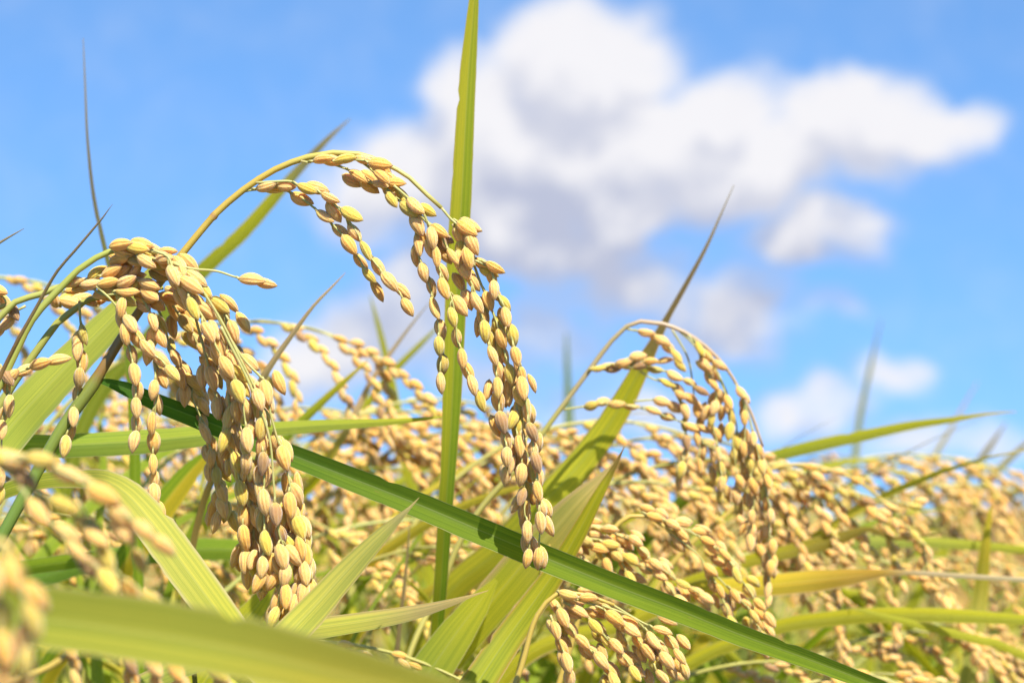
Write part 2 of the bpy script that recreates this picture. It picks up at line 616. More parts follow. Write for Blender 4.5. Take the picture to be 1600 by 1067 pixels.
def strand_layout(lead, centres, d, rng, gl, dj=0.0016):
    """turn traced grain centres (pixels) into a rachilla path and grain frames"""
    c3 = []
    for i, c in enumerate(centres):
        dd = d + (dj if i % 2 else -dj) + rng.uniform(-dj, dj) * 0.5
        if len(c) > 2:
            dd += c[2]
        c3.append(at(c[0], c[1], dd))
    sm = []
    for i in range(len(c3)):
        a, b_, c_ = c3[max(0, i - 1)], c3[i], c3[min(len(c3) - 1, i + 1)]
        sm.append(a * 0.3 + b_ * 0.4 + c_ * 0.3)
    path = [at(q[0], q[1], d + (q[2] if len(q) > 2 else 0)) for q in lead] + sm
    if len(path) == 1:
        path = [path[0] + UP * gl, path[0]]
    pts, _ = spline(path, 0.0012)
    frames = []
    P_ = np.array([tuple(q) for q in pts])
    for i, c in enumerate(c3):
        j = int(np.argmin(((P_ - np.array(tuple(c))) ** 2).sum(1)))
        s, k = 0.0, j
        while k > 0 and s < gl * 0.56:
            s += (pts[k] - pts[k - 1]).length
            k -= 1
        base_on = pts[k]
        dr = c - base_on
        if dr.length < gl * 0.2:
            dr = (pts[min(j + 2, len(pts) - 1)] - pts[max(j - 2, 0)])
        dr.normalize()
        # keep the tilt away from the strand moderate
        tg = pts[min(k + 4, len(pts) - 1)] - pts[max(k - 2, 0)]
        if tg.length > 1e-6:
            tg.normalize()
            dr = (dr * 0.65 + tg * 0.35).normalized()
        dr = (dr + Vector((rng.uniform(-1, 1), rng.uniform(-1, 1), rng.uniform(-1, 1))) * 0.17).normalized()
        sc = gl * rng.uniform(0.88, 1.10)
        base = c - dr * sc * 0.5
        frames.append((base, dr, sc, rng.uniform(-0.75, 0.75) + (math.pi if rng.random() < .5 else 0), base_on))
    cut = len(pts) - int(gl * 0.5 / 0.0012)
    return pts[:max(3, cut)], frames


def traced_ear(name, stem, strands, d, label, group=None, seed=0, gl=GL, stem_cols=None, limit=98, category="rice ear", extra_fill=0, ground=True, root=None):
    """an ear traced strand by strand: thing > stem, grain_branch (> grain)"""
    rng = random.Random(seed)
    sp3 = [at(q[0], q[1], d + (q[3] if len(q) > 3 else 0)) for q in stem]
    rads = [q[2] * K * d * 0.5 for q in stem]
    cols = stem_cols or [STRAW] * len(stem)
    gpt = to_ground(sp3)[-1] if ground else sp3[-1]
    if root is None:
        root = empty(name, gpt)
        tag(root, label, category, group)
    r0 = Vector(root.location)
    sm = Mesh()
    stem_mesh(sm, r0, sp3, rads, cols, ground)
    sm.build("stem", [M_STEM], root)
    count = 0
    rest = Mesh()
    for st in strands:
        lead, centres = st[0], st[1]
        dd = d + (st[2] if len(st) > 2 else 0.0)
        pts, frames = strand_layout(lead, centres, dd, rng, gl)
        bm_ = Mesh()
        n = len(pts)
        bm_.tube([q - r0 for q in pts], [gl * (0.058 - 0.026 * i / n) for i in range(n)], [(0.40, 0.38, 0.12) if i % 9 else (0.48, 0.38, 0.15) for i in range(n)], 6)
        for (base, dr, sc, roll, on) in frames:
            tip = base + dr * sc * 0.06
            mid = (on + base) * 0.5 + Vector((0, 0, 0.0004))
            bm_.tube([on - r0, mid - r0, tip - r0], [gl * 0.034, gl * 0.036, gl * 0.062], [RACHILLA, RACHILLA, (0.50, 0.42, 0.14)], 5)
        br = bm_.build("grain_branch", [M_STEM], root)
        fill = st[3] if len(st) > 3 else extra_fill
        for (base, dr, sc, roll, on) in frames:
            mat3 = frame(dr, roll)
            if count < limit:
                go_ = bpy.data.objects.new("grain", rng.choice(GRAIN_MESH))
                go_.matrix_local = Matrix.Translation(base - r0) @ mat3.to_4x4() @ Matrix.Scale(sc / GL, 4)
                scene.collection.objects.link(go_)
                go_.parent = br
                count += 1
            else:
                rest.grain(Matrix.Translation(base - r0) @ mat3.to_4x4() @ Matrix.Scale(sc, 4), 14, 10, 0, rng.random(), rng.randrange(5))
            for _ in range(fill):
                off = Vector((rng.uniform(-.0028, .0028), rng.uniform(0.0032, 0.0075), rng.uniform(-.004, .004)))
                rest.grain(Matrix.Translation(base + off - r0) @ frame((dr + Vector((rng.uniform(-.3, .3), rng.uniform(-.3, .3), 0))).normalized(), rng.uniform(0, 6)).to_4x4() @ Matrix.Scale(sc, 4), 12, 8, 0, rng.random(), rng.randrange(5))
    if rest.v:
        ro = rest.build("grains", [M_GRAIN], root)
        ro['kind'] = 'stuff'
    return root


def colour_at(stops, t):
    for (a, ca), (b_, cb) in zip(stops, stops[1:]):
        if t <= b_:
            k = 0 if b_ == a else max(0.0, (t - a) / (b_ - a))
            k = k * k * (3 - 2 * k)
            return tuple(x + (y - x) * k for x, y in zip(ca, cb))
    return stops[-1][1]


def ribbon(mb, centre, widths, sides, fold, cols_fn, nu=8, mi=0, ripple=0.0, rng=None):
    """a leaf blade: folded along its midrib; cols_fn(t, u) gives the leaf's own colour"""
    n = len(centre)
    rows = []
    ph = rng.uniform(0, 6) if rng else 0
    for i in range(n):
        t = i / (n - 1)
        T = (centre[min(i + 1, n - 1)] - centre[max(i - 1, 0)]).normalized()
        S = sides[i] - T * sides[i].dot(T)
        S.normalize()
        N = S.cross(T)
        row = []
        jit = [1 + (rng.gauss(0, .012) if rng else 0) - (rng.uniform(.05, .22) if rng and rng.random() < .02 else 0) for _ in (0, 1)]
        for k in range(nu + 1):
            q = k / nu * 2 - 1
            h = widths[i] * 0.5 * (jit[int(q > 0)] if abs(q) > .99 else 1)
            f = fold if not callable(fold) else fold(t)
            rp = ripple * math.sin(t * 34 + ph + q * 1.3) * h * abs(q)
            p = centre[i] + S * (q * h * math.cos(f)) + N * (math.sqrt(q * q + 0.02) * h * math.sin(f) + rp)
            row.append(mb.vert(p, (k / nu, t), cols_fn(t, k / nu)))
        rows.append(row)
    for i in range(n - 1):
        for k in range(nu):
            mb.f.append((rows[i][k], rows[i][k + 1], rows[i + 1][k + 1], rows[i + 1][k]))
            mb.mi.append(mi)


def traced_blade(name, pts, stops, label, tilt=0.0, fold=0.25, category="leaf", group=None, ground=True, parent=None, edge=None, seed=1, ripple=0.02, stops2=None, split=0.5, lit=True):
    """a leaf blade from tip to base: pts = (px, py, depth, apparent width px); tilt turns it about its own length"""
    rng = random.Random(seed)
    p3 = [at(q[0], q[1], q[2]) for q in pts]
    ex = []
    for i, q in enumerate(pts):
        tl = tilt if not isinstance(tilt, (list, tuple)) else tilt[0] + (tilt[1] - tilt[0]) * i / (len(pts) - 1)
        ex.append((q[3] * K * q[2] / max(0.35, math.cos(tl)), tl))
    if ground:
        for g3, ww in zip(to_ground(p3, 0.08), (0.9, 0.5, 0.4)):
            p3.append(g3)
            ex.append((min(ex[len(pts) - 1][0] * ww, 0.012), ex[len(pts) - 1][1]))
    c, e = spline(p3, 0.003, ex)
    n_tr = len(c)
    if ground:
        zlast = at(*pts[-1][:3])
        n_tr = max(2, min(range(len(c)), key=lambda i: (c[i] - zlast).length))
    sides = []
    flip = None
    for i in range(len(c)):
        T = (c[min(i + 1, len(c) - 1)] - c[max(i - 1, 0)]).normalized()
        V = (c[i] - CAM).normalized()
        S0 = T.cross(V)
        if S0.length < 1e-3:
            S0 = sides[-1] if sides else RIGHT
        S0 = S0.normalized()
        N0 = S0.cross(T)
        a = e[i][1]
        opts = [(S0 * math.cos(q) + N0 * math.sin(q)) for q in (a, -a)]
        if flip is None:                # turn the blade's face up towards the light, as leaves do
            mid = len(c) // 3
            flip = 0
            if lit and i <= mid:
                flip = 1 if abs(opts[1].cross(T).dot(sdir)) > abs(opts[0].cross(T).dot(sdir)) else 0
        sides.append(opts[flip])
    total = len(c) - 1

    def cf(t, u):
        tt = min(1.0, t * total / n_tr)
        col = colour_at(stops, tt)
        if stops2 is not None:
            k = min(1, max(0, (u - split) / 0.10 + 0.5))
            c2 = colour_at(stops2, tt)
            col = tuple(x + (y - x) * k for x, y in zip(col, c2))
        if edge:
            k = max(0.0, (abs(u - 0.5) - edge[0]) / (0.5 - edge[0])) if edge[0] < 0.5 else 0
            if len(edge) > 2 and (u - 0.5) * edge[2] < 0:
                k = 0
            col = tuple(x + (y - x) * min(1, k * 1.3) for x, y in zip(col, edge[1]))
        return col

    mb = Mesh()
    r0 = c[-1] if parent is None else Vector(parent.location)
    ribbon(mb, [q - r0 for q in c], [x[0] for x in e], sides, fold, cf, 10, 0, ripple, rng)
    o = mb.build(name, [M_LEAF], parent)
    if parent is None:
        o.location = r0
        tag(o, label, category, group)
    elif label:
        o['label'] = label
    return o

# ------------------------------------------------------------------ colours of the blades themselves
GREEN = (0.200, 0.280, 0.020)
MIDG = (0.240, 0.330, 0.024)
OLIVE = (0.420, 0.390, 0.024)
YG = (0.500, 0.480, 0.045)
PALE = (0.560, 0.535, 0.120)
YELLOW = (0.640, 0.470, 0.040)
TAN = (0.640, 0.470, 0.220)
PINK = (0.640, 0.440, 0.310)
BROWN = (0.290, 0.170, 0.085)
GREY = (0.400, 0.310, 0.250)

# ------------------------------------------------------------------ the arching plant in focus
GOLD = (0.46, 0.33, 0.055)
stemA = [(690, 325, 6.5), (668, 305, 7), (640, 278, 7), (600, 255, 7.5), (560, 241, 8.5), (520, 239, 9.5), (480, 246, 10), (430, 265, 10), (380, 297, 10.5),
         (338, 333, 11), (334, 338, 13), (330, 342, 11), (290, 390, 11.5), (240, 455, 13), (195, 520, 15), (158, 580, 17), (146, 600, 21), (100, 665, 20), (40, 770, 19), (-20, 880, 19)]
colsA = [(.42, .37, .10)] * 4 + [(.44, .36, .07)] * 3 + [GOLD] * 3 + [(.40, .22, .07)] + [GOLD] * 2 + [(.36, .26, .06), (.28, .19, .05), (.24, .14, .04), (.20, .22, .04), (.20, .25, .04), (.16, .24, .04), (.12, .2, .03)]
strandsA = [
    ([(378, 300), (392, 297), (402, 296)], [(416, 291), (428, 296), (447, 291), (472, 311), (508, 338), (533, 362), (546, 383), (564, 408), (577, 430), (589, 454)], 0.0),
    ([(400, 286), (430, 284), (455, 284), (463, 289)], [(480, 295), (496, 294), (516, 309), (522, 331), (550, 335), (554, 364), (571, 392), (592, 418), (609, 441), (628, 455), (637, 480)], -0.003),
    ([(470, 252), (480, 254), (490, 252)], [(505, 250), (522, 252), (540, 249), (571, 248), (594, 257), (600, 268), (596, 276), (613, 282)], -0.002),
    ([(500, 253), (520, 257), (545, 266)], [(560, 276), (577, 290), (594, 289), (609, 291), (618, 286), (629, 304), (612, 312), (634, 321)], 0.002, 1),
    ([(550, 243), (580, 265), (600, 290), (620, 310)], [(640, 328), (648, 338), (652, 352), (657, 368), (653, 383), (650, 399), (662, 426), (675, 449), (680, 481), (689, 515), (686, 541), (691, 571), (689, 598)], 0.001),
    ([(615, 290), (640, 312), (654, 330)], [(650, 322), (668, 329), (675, 372), (672, 388), (681, 401), (691, 426), (694, 451), (719, 478), (707, 496), (713, 528), (722, 560), (730, 581), (738, 602), (752, 627)], -0.002),
    ([(640, 310), (660, 340), (675, 355)], [(687, 361), (691, 379), (708, 401), (720, 409), (725, 422), (741, 441), (746, 473), (752, 497), (757, 518), (766, 531), (770, 556), (778, 580), (777, 606), (779, 628), (784, 660), (790, 688), (792, 714), (790, 744)], 0.0, 1),
    ([(690, 325), (705, 343)], [(730, 357), (717, 370), (739, 381), (720, 392), (731, 404), (755, 413), (774, 418), (768, 434), (772, 453), (788, 474), (791, 495), (800, 525), (806, 557), (816, 587), (817, 606), (824, 640), (831, 675), (833, 705), (838, 722), (840, 743), (841, 767), (846, 793), (844, 816), (841, 872)], -0.002, 1),
    ([(707, 350), (735, 400), (750, 440)], [(763, 471), (780, 512), (784, 529), (788, 555), (797, 585), (795, 608), (812, 619), (811, 641), (801, 655), (808, 667), (811, 697), (817, 716), (814, 742), (827, 769), (815, 776), (820, 797), (824, 831), (834, 852), (824, 872)], 0.001, 1),
]
plant = traced_ear("rice_plant", stemA, strandsA, FOCUS,
                   "tall rice plant with a golden ear arching before the cloud and a dark green blade",
                   seed=3, stem_cols=colsA, category="rice plant", limit=120)
blade_pts = [(150, 594, .700, 5), (168, 597, .701, 14), (195, 606, .703, 24), (250, 630, .709, 32), (330, 661, .714, 35), (440, 704, .716, 36.9), (540, 743, .716, 40.9), (650, 786, .715, 44.7), (760, 832, .714, 46.6),
             (870, 878, .712, 45.7), (960, 914, .708, 43.7), (1060, 952, .702, 40.9), (1160, 992, .695, 36.9), (1260, 1028, .688, 32), (1380, 1074, .68, 25.3), (1500, 1122, .67, 11.7), (1560, 1150, .665, 2)]
traced_blade("leaf_blade", blade_pts[::-1], [(0, GREEN), (.5, GREEN), (1, (.075, .18, .025))], "long dark green blade slanting down from the stem", tilt=0.15, fold=-0.45, ground=False, lit=False, parent=plant, ripple=0.015)

# ------------------------------------------------------------------ the heavy ears on the left
stemB = [(262, 401, 7), (225, 388, 8), (184, 391, 9), (172, 393, 9.5), (150, 403, 10), (122, 422, 10.5), (105, 439, 11), (79, 466, 11.5), (50, 500, 12), (15, 570, 13), (-40, 680, 14)]
strandsB = [
    ([(180, 390)], [(189, 383), (195, 393), (213, 386), (222, 396), (229, 409), (242, 411), (257, 404), (265, 414), (282, 424)], -0.002),
    ([(240, 392), (262, 401)], [(271, 431), (284, 441), (299, 446), (291, 460), (302, 482), (321, 486), (325, 520), (340, 544), (354, 574), (374, 584), (372, 612), (384, 637), (387, 687), (384, 723)], -0.006),
    ([(262, 401), (300, 429), (325, 460)], [(344, 477), (347, 495), (364, 518), (347, 539), (353, 565), (359, 626), (357, 652), (365, 671), (350, 687), (365, 697), (369, 722), (374, 741), (377, 770), (381, 810), (383, 840), (388, 857), (383, 877)], 0.003),
    ([(300, 429), (345, 500), (375, 560), (395, 600)], [(404, 624), (408, 650), (408, 669), (408, 696), (410, 724), (414, 741), (414, 785), (409, 816), (417, 848), (422, 881), (409, 886), (416, 905), (403, 908)], -0.005),
    ([(325, 470), (380, 560), (415, 600)], [(416, 613), (432, 695), (444, 716), (462, 773), (453, 789), (458, 809), (468, 824), (470, 842), (469, 856), (478, 868), (476, 895), (467, 899), (473, 926), (460, 928), (458, 944)], -0.003),
    ([(345, 510), (390, 600), (420, 680), (428, 760)], [(431, 803), (439, 836), (440, 870), (459, 868), (445, 899), (427, 906), (446, 931), (433, 942), (428, 965)], -0.007),
    ([(290, 440), (320, 550)], [(331, 592), (329, 577), (339, 637), (347, 635), (363, 690), (369, 720), (392, 769), (395, 787), (397, 807), (396, 830), (397, 860), (397, 886)], 0.006),
    ([(270, 412), (300, 420), (340, 424), (368, 433)], [(394, 438), (415, 442)], -0.004, 0),
]
traced_ear("rice_ear", stemB, strandsB, .688, "heavy dense golden ear drooping at the left, its tip just touching the pale pointed leaf",
           seed=5, gl=.0083, stem_cols=[(.44, .40, .12)] * 3 + [(.34, .36, .07)] * 8, extra_fill=2)
stemB2 = [(176, 446, 6), (150, 447, 7), (124, 446, 8), (105, 445, 9), (90, 449, 9.5), (66, 459, 10), (24, 472, 10.5), (0, 495, 11), (-40, 560, 12)]
strandsB2 = [
    ([(100, 446)], [(113, 441), (124, 441), (143, 443), (152, 426), (174, 424), (193, 423)], -0.004, 1),
    ([(124, 446)], [(169, 442), (176, 453), (197, 439), (216, 441), (234, 445), (215, 455), (234, 459)], -0.005, 2),
    ([(140, 447), (160, 460)], [(199, 455), (197, 468), (190, 481), (190, 497), (196, 522), (207, 555), (210, 585), (214, 613), (213, 637), (212, 664), (210, 690)], -0.006),
    ([(150, 447), (175, 470), (190, 490)], [(203, 506), (216, 530), (231, 545), (252, 562), (270, 583)], -0.007),
    ([(222, 465), (233, 485)], [(239, 503), (252, 507), (252, 528), (239, 528), (232, 551), (253, 591), (240, 609), (248, 632), (238, 662), (240, 692), (239, 725), (242, 750), (241, 773), (248, 801)], -0.004),
]
traced_ear("rice_ear", stemB2, strandsB2, .695, "sparse ear with thin dangling strands of grain, leftmost hanging in front of the horizontal blade",
           seed=6, stem_cols=[(.36, .36, .08)] * 9)
stemB3 = [(255, 450, 6), (220, 455, 7), (180, 460, 8), (142, 467, 9), (131, 472, 10), (112, 487, 11), (90, 504, 11.5), (71, 529, 12), (49, 560, 12.5), (22, 598, 13), (-10, 650, 14)]
strandsB3 = [
    ([(95, 480)], [(86, 467), (105, 465), (111, 473), (127, 465), (141, 474), (150, 469), (174, 461)], 0.003),
    ([(124, 470), (125, 492), (126, 505)], [(131, 522), (122, 534), (122, 546), (129, 567), (124, 591), (122, 619), (115, 651), (109, 675), (101, 697)], -0.006),
    ([(220, 455), (250, 460)], [(265, 466), (272, 487), (291, 506), (306, 530), (321, 550)], 0.0, 2),
    ([(230, 458), (255, 500), (265, 540)], [(275, 560), (290, 579), (282, 590), (296, 605), (301, 596), (305, 622), (288, 618), (316, 634), (320, 676), (331, 695), (329, 716), (339, 719), (339, 744), (327, 738), (347, 771), (336, 782), (347, 794), (332, 794), (337, 815)], 0.004, 1),
]
traced_ear("rice_ear", stemB3, strandsB3, .705, "golden ear behind the dense one, its strands passing behind the dark green blade",
           seed=7, stem_cols=[(.34, .34, .07)] * 11)
traced_ear("rice_ear", [(30, 470, 6), (0, 480, 8), (-40, 510, 9), (-90, 600, 10)],
           [([(-20, 455)], [(-4, 455), (5, 470), (20, 487)]), ([(40, 478), (20, 490)], [(10, 505), (-2, 516)]), ([(0, 600)], [(17, 588), (39, 577), (64, 569), (92, 563)], -.01),
            ([(0, 570)], [(11, 588), (9, 602), (15, 634), (4, 649), (3, 671), (2, 720), (0, 745), (-3, 775)], -.01)], .70,
           "loose ear cut by the left edge, with an orange spike of grain pointing right", seed=8)

# ------------------------------------------------------------------ the grey-stalked ear on the right
stemC = [(1192, 698, 4), (1174, 646, 5), (1154, 606, 5), (1134, 574, 5.5), (1102, 541, 6), (1069, 519, 6.5), (1035, 506, 7), (1001, 502, 7), (979, 510, 7), (956, 532, 7.5), (927, 570, 8), (900, 606, 8), (860, 660, 8.5), (825, 710, 9)]
strandsC = [
    ([(979, 514), (995, 517)], [(1010, 519), (1024, 528), (1035, 533), (1045, 544), (1057, 557), (1063, 570)]),
    ([(920, 578)], [(934, 575), (952, 570), (974, 567), (997, 557)], -.002), ([(925, 576)], [(958, 577), (985, 572), (1001, 572), (1024, 577)]), ([(980, 566)], [(1017, 565), (1039, 564)]),
    ([(1020, 577), (1035, 579)], [(1055, 587), (1078, 597), (1096, 610)]),
    ([(1000, 580), (1020, 592)], [(1044, 598), (1060, 608), (1065, 617), (1079, 623)]),
    ([(1055, 612)], [(1070, 642), (1070, 664), (1073, 691), (1069, 714), (1064, 735), (1061, 754)]),
    ([(880, 640), (905, 636)], [(925, 633), (943, 628), (964, 631), (987, 635), (1021, 641), (1044, 652), (1080, 667), (1100, 670)]),
    ([(990, 627), (1020, 625)], [(1035, 628), (1055, 636)]),
    ([(1060, 516), (1085, 540)], [(1102, 570), (1107, 588), (1115, 601), (1125, 617), (1116, 638), (1103, 646), (1112, 655), (1121, 680), (1122, 710), (1127, 733), (1127, 756), (1125, 776)], 0, 1),
    ([(1085, 530), (1110, 560), (1128, 600)], [(1138, 628), (1144, 653), (1140, 674), (1147, 713), (1156, 752), (1150, 775)], 0, 1),
    ([(1100, 545), (1130, 600), (1150, 660)], [(1152, 690), (1158, 712), (1162, 735), (1158, 758), (1166, 780)], .004, 1), ([(1050, 515), (1075, 560), (1085, 620)], [(1090, 640), (1094, 662), (1090, 684), (1097, 706), (1093, 728)], .005),
    ([(1075, 523)], [(1094, 545), (1105, 556), (1125, 570)], -.002),
    ([(1134, 574), (1150, 600)], [(1159, 614), (1162, 633), (1164, 653), (1165, 682), (1163, 702), (1172, 727), (1178, 760), (1182, 788), (1175, 808), (1173, 831), (1172, 848)], 0, 1),
    ([(1154, 606), (1170, 650)], [(1177, 685), (1186, 706), (1190, 730), (1193, 770), (1200, 752), (1198, 788), (1204, 806), (1198, 831), (1207, 855), (1197, 877), (1204, 888), (1197, 905), (1200, 922)], -.002, 1),
]
traced_ear("rice_ear", stemC, strandsC, .83, "pale ear arching on a grey-brown stalk at right, behind the brown-tipped upright leaf",
           seed=9, gl=.0070, stem_cols=[(.42, .30, .18)] * 8 + [(.34, .27, .13)] * 4 + [(.36, .32, .08)] * 2)

# ------------------------------------------------------------------ other ears near enough to trace
strandsD = [
    ([(1000, 800)], [(1023, 807), (1036, 814), (1052, 820), (1066, 818), (1066, 834), (1093, 831), (1106, 845), (1114, 857), (1133, 866), (1144, 882), (1152, 898), (1171, 923), (1187, 944), (1203, 968)]),
    ([(1050, 835), (1075, 853), (1095, 872)], [(1110, 890), (1114, 915), (1125, 923), (1138, 955), (1145, 973)]),
    ([(1100, 880), (1130, 910)], [(1149, 931), (1168, 944), (1179, 963), (1181, 984), (1195, 1000)]), ([(1040, 825)], [(1058, 845), (1062, 852)], .004)]
traced_ear("rice_ear", [(1060, 838, 5), (1010, 806, 6), (985, 806, 7), (955, 830, 8), (920, 900, 8), (900, 980, 9)], strandsD, .80,
           "golden ear nodding right above the dark green blade, in front of the yellow-orange leaf", seed=10, gl=.0071, extra_fill=1)
strandsE = [
    ([(890, 815)], [(913, 820), (931, 823), (953, 827), (974, 843), (993, 845), (1006, 863), (1025, 882), (1044, 896), (1068, 912), (1087, 925), (1104, 934)]),
    ([(895, 832)], [(915, 843), (931, 836), (955, 850), (972, 862), (985, 874), (1010, 888), (1031, 898), (1047, 920), (1066, 940)]),
    ([(915, 850)], [(936, 857), (944, 870), (950, 884), (960, 902), (970, 920)]), ([(950, 858)], [(964, 868), (977, 886), (985, 905), (990, 922)]), ([(880, 840)], [(898, 855), (905, 870), (918, 885), (925, 900)])]
traced_ear("rice_ear", [(955, 835, 5), (920, 820, 6), (890, 820, 7), (860, 850, 8), (840, 940, 9)], strandsE, .79,
           "crowded golden ear just right of the split yellow-green leaf, above the dark blade", seed=12, gl=.0071, extra_fill=1)
strandsF = [
    ([(870, 925)], [(888, 928), (896, 944), (920, 934), (945, 952), (961, 966), (975, 975), (988, 984), (998, 1003), (1012, 1019), (1025, 1041), (1035, 1058)]),
    ([(880, 940)], [(905, 955), (923, 958), (931, 979), (947, 998), (963, 1009), (977, 1030), (993, 1052)]),
    ([(870, 945)], [(880, 965), (893, 985), (910, 1003), (926, 1019), (940, 1032), (953, 1046), (960, 1066)]),
    ([(940, 945), (990, 965), (1010, 985)], [(1022, 1000), (1035, 1015), (1042, 1032), (1050, 1050)]), ([(860, 960)], [(868, 985), (878, 1010), (886, 1035), (890, 1060)]),
    ([(950, 940), (1000, 970)], [(1035, 985), (1050, 1004), (1062, 1025), (1070, 1048)])]
traced_ear("rice_ear", [(960, 945, 5), (910, 928, 6), (870, 928, 7), (840, 960, 8), (815, 1040, 9)], strandsF, .74,
           "golden ear spreading below the dark green blade, right of the yellow-green leaf", seed=13, gl=.0073, extra_fill=1)
strandsH = [
    ([(1335, 770), (1365, 778)], [(1392, 790), (1407, 800), (1398, 818), (1418, 812), (1430, 838), (1440, 850), (1450, 862), (1440, 878), (1455, 892), (1463, 908), (1480, 945)]),
    ([(1225, 722), (1250, 730)], [(1266, 730), (1290, 735), (1310, 737), (1340, 750)]), ([(1260, 738)], [(1278, 745), (1262, 750)]), ([(1380, 780)], [(1430, 790), (1440, 782)])]
traced_ear("rice_ear", [(1390, 790, 4), (1350, 758, 5), (1310, 738, 5), (1260, 726, 6), (1200, 735, 6), (1150, 790, 7)], strandsH, .92,
           "thin long ear reaching right over the yellow-orange leaf and its dry white tip", seed=14, gl=.0071)

# ears close to the lens, out of focus
traced_ear("rice_ear", [(200, 800, 9), (130, 745, 11), (60, 722, 12), (0, 705, 14), (-60, 720, 15), (-140, 800, 16)], [
    ([(-30, 700)], [(-12, 712), (17, 721), (65, 717), (107, 743), (162, 772), (189, 807), (224, 828), (254, 853)], -.004),
    ([(0, 730)], [(38, 748), (65, 789), (100, 789), (138, 820), (150, 838)]), ([(30, 760)], [(60, 800), (103, 834), (120, 862), (141, 886), (169, 908)], -.003),
    ([(120, 780), (150, 830)], [(165, 873), (203, 922), (241, 939)]), ([(160, 800)], [(192, 830), (217, 876)])], .485,
    "big blurred ear close to the camera, drooping right across the left edge", seed=15)
traced_ear("rice_ear", [(40, 900, 12), (10, 850, 14), (-30, 840, 15), (-90, 900, 16)], [
    ([(-5, 850)], [(17, 896), (52, 930), (50, 970), (38, 1000), (42, 1036), (40, 1075)]), ([(-20, 860)], [(-12, 905), (0, 960), (7, 1015), (4, 1060)])], .40,
    "most blurred ear, hanging straight down in the lower left corner", seed=16)
traced_ear("rice_ear", [(300, 1010, 8), (220, 1000, 9), (150, 1000, 10), (80, 1040, 11)], [
    ([(95, 985)], [(108, 1010), (116, 1034), (120, 1062)]), ([(180, 1010)], [(203, 1036), (206, 1062), (210, 1090)]), ([(220, 1010)], [(240, 1042), (246, 1070)]),
    ([(255, 1010)], [(275, 1045), (285, 1070)]), ([(310, 1020)], [(340, 1050), (352, 1075)])], .56,
    "blurred ear hanging below the wide foreground leaf, cut by the bottom edge", seed=17)

# ------------------------------------------------------------------ leaves one can point to
L = "rice_leaf"
traced_blade(L, [(748, -160, .765, 3), (745, -60, .765, 10), (741, 0, .765, 16), (733, 100, .765, 26), (727, 200, .765, 30), (722, 300, .766, 33), (716, 400, .768, 35), (712, 500, .77, 34), (708, 600, .772, 32), (703, 700, .775, 27), (697, 790, .78, 24), (690, 900, .79, 22)],
             [(0, (.50, .44, .04)), (.3, (.52, .46, .04)), (.6, (.46, .44, .04)), (1, (.36, .38, .03))], "tall upright olive green leaf rising out of the top of the picture", tilt=0.25, fold=0.22,
             stops2=[(0, (.46, .42, .04)), (.4, (.34, .38, .03)), (1, (.24, .33, .025))], edge=(.40, (.40, .33, .07)))
traced_blade(L, [(976, 697, 0.763, 0.96), (958, 732, 0.763, 8.96), (935, 772, 0.763, 18.56), (905, 828, 0.764, 28.16), (870, 888, 0.765, 35.84), (830, 945, 0.763, 43.52), (790, 1000, 0.758, 49.92), (745, 1067, 0.748, 56.32), (690, 1150, 0.738, 51.2)],
             [(0, BROWN), (.04, (.25, .16, .05)), (.12, OLIVE), (1, (.32, .36, .03))], "yellow-green leaf with a brown needle tip crossing behind the dark blade", tilt=-.2, fold=.32,
             edge=(.38, (.40, .24, .05)))
traced_blade(L, [(962, 722, 0.786, 1.5), (935, 752, 0.786, 19.5), (905, 782, 0.786, 37.5), (870, 822, 0.788, 55.5), (830, 866, 0.791, 63), (780, 925, 0.796, 64.5), (700, 1020, 0.806, 60)],
             [(0, TAN), (.25, (.46, .40, .12)), (.6, YG), (1, YG)], "broad ripening leaf with a dry pinkish margin, behind the needle-tipped one", tilt=.15, fold=.15, edge=(.32, (.62, .42, .24), -1))
traced_blade(L, [(1147, 289, 0.86, 0.9504), (1130, 327, 0.86, 2.5344), (1105, 383, 0.86, 5.7024), (1070, 448, 0.86, 8.2368), (1045, 492, 0.86, 9.504), (1025, 530, 0.86, 16.192), (1003, 572, 0.86, 27.5264), (960, 650, 0.86, 40.48), (910, 720, 0.86, 46.9568), (860, 775, 0.86, 50.1952), (790, 850, 0.87, 50.1952)],
             [(0, GREY), (.25, (.22, .15, .09)), (.40, (.23, .16, .06)), (.5, OLIVE), (.75, YG), (1, YG)], "yellow-green leaf with a long thin brown tip pointing up into the sky", tilt=.1, fold=.2, edge=(.42, (.50, .33, .10)))
traced_blade(L, [(655, 777, .672, 0.82), (640, 793, .672, 4.92), (622, 810, .672, 12.3), (585, 846, .672, 27.88), (540, 893, .672, 41), (495, 943, .67, 49.2), (455, 985, .666, 54.12), (400, 1050, .655, 57.4)],
             [(0, TAN), (.08, (.50, .42, .2)), (.2, (.52, .48, .14)), (1, (.50, .50, .08))], "pale pointed leaf rising right from beside the dense ear, tip on the dark blade", tilt=-.3, fold=.25, edge=(.40, (.45, .36, .15)))
traced_blade(L, [(763, 922, .70, 1), (735, 931, .70, 5), (690, 945, .70, 15), (640, 957, .70, 25), (580, 968, .70, 31), (520, 977, .70, 34), (440, 990, .70, 34), (340, 1020, .70, 34)],
             [(0, TAN), (.2, (.5, .38, .2)), (.5, PALE), (1, (.40, .43, .10))], "short pale leaf with a dry tan upper margin, lying level below the dark blade", tilt=.2, fold=.3, edge=(.34, (.55, .40, .20), -1))
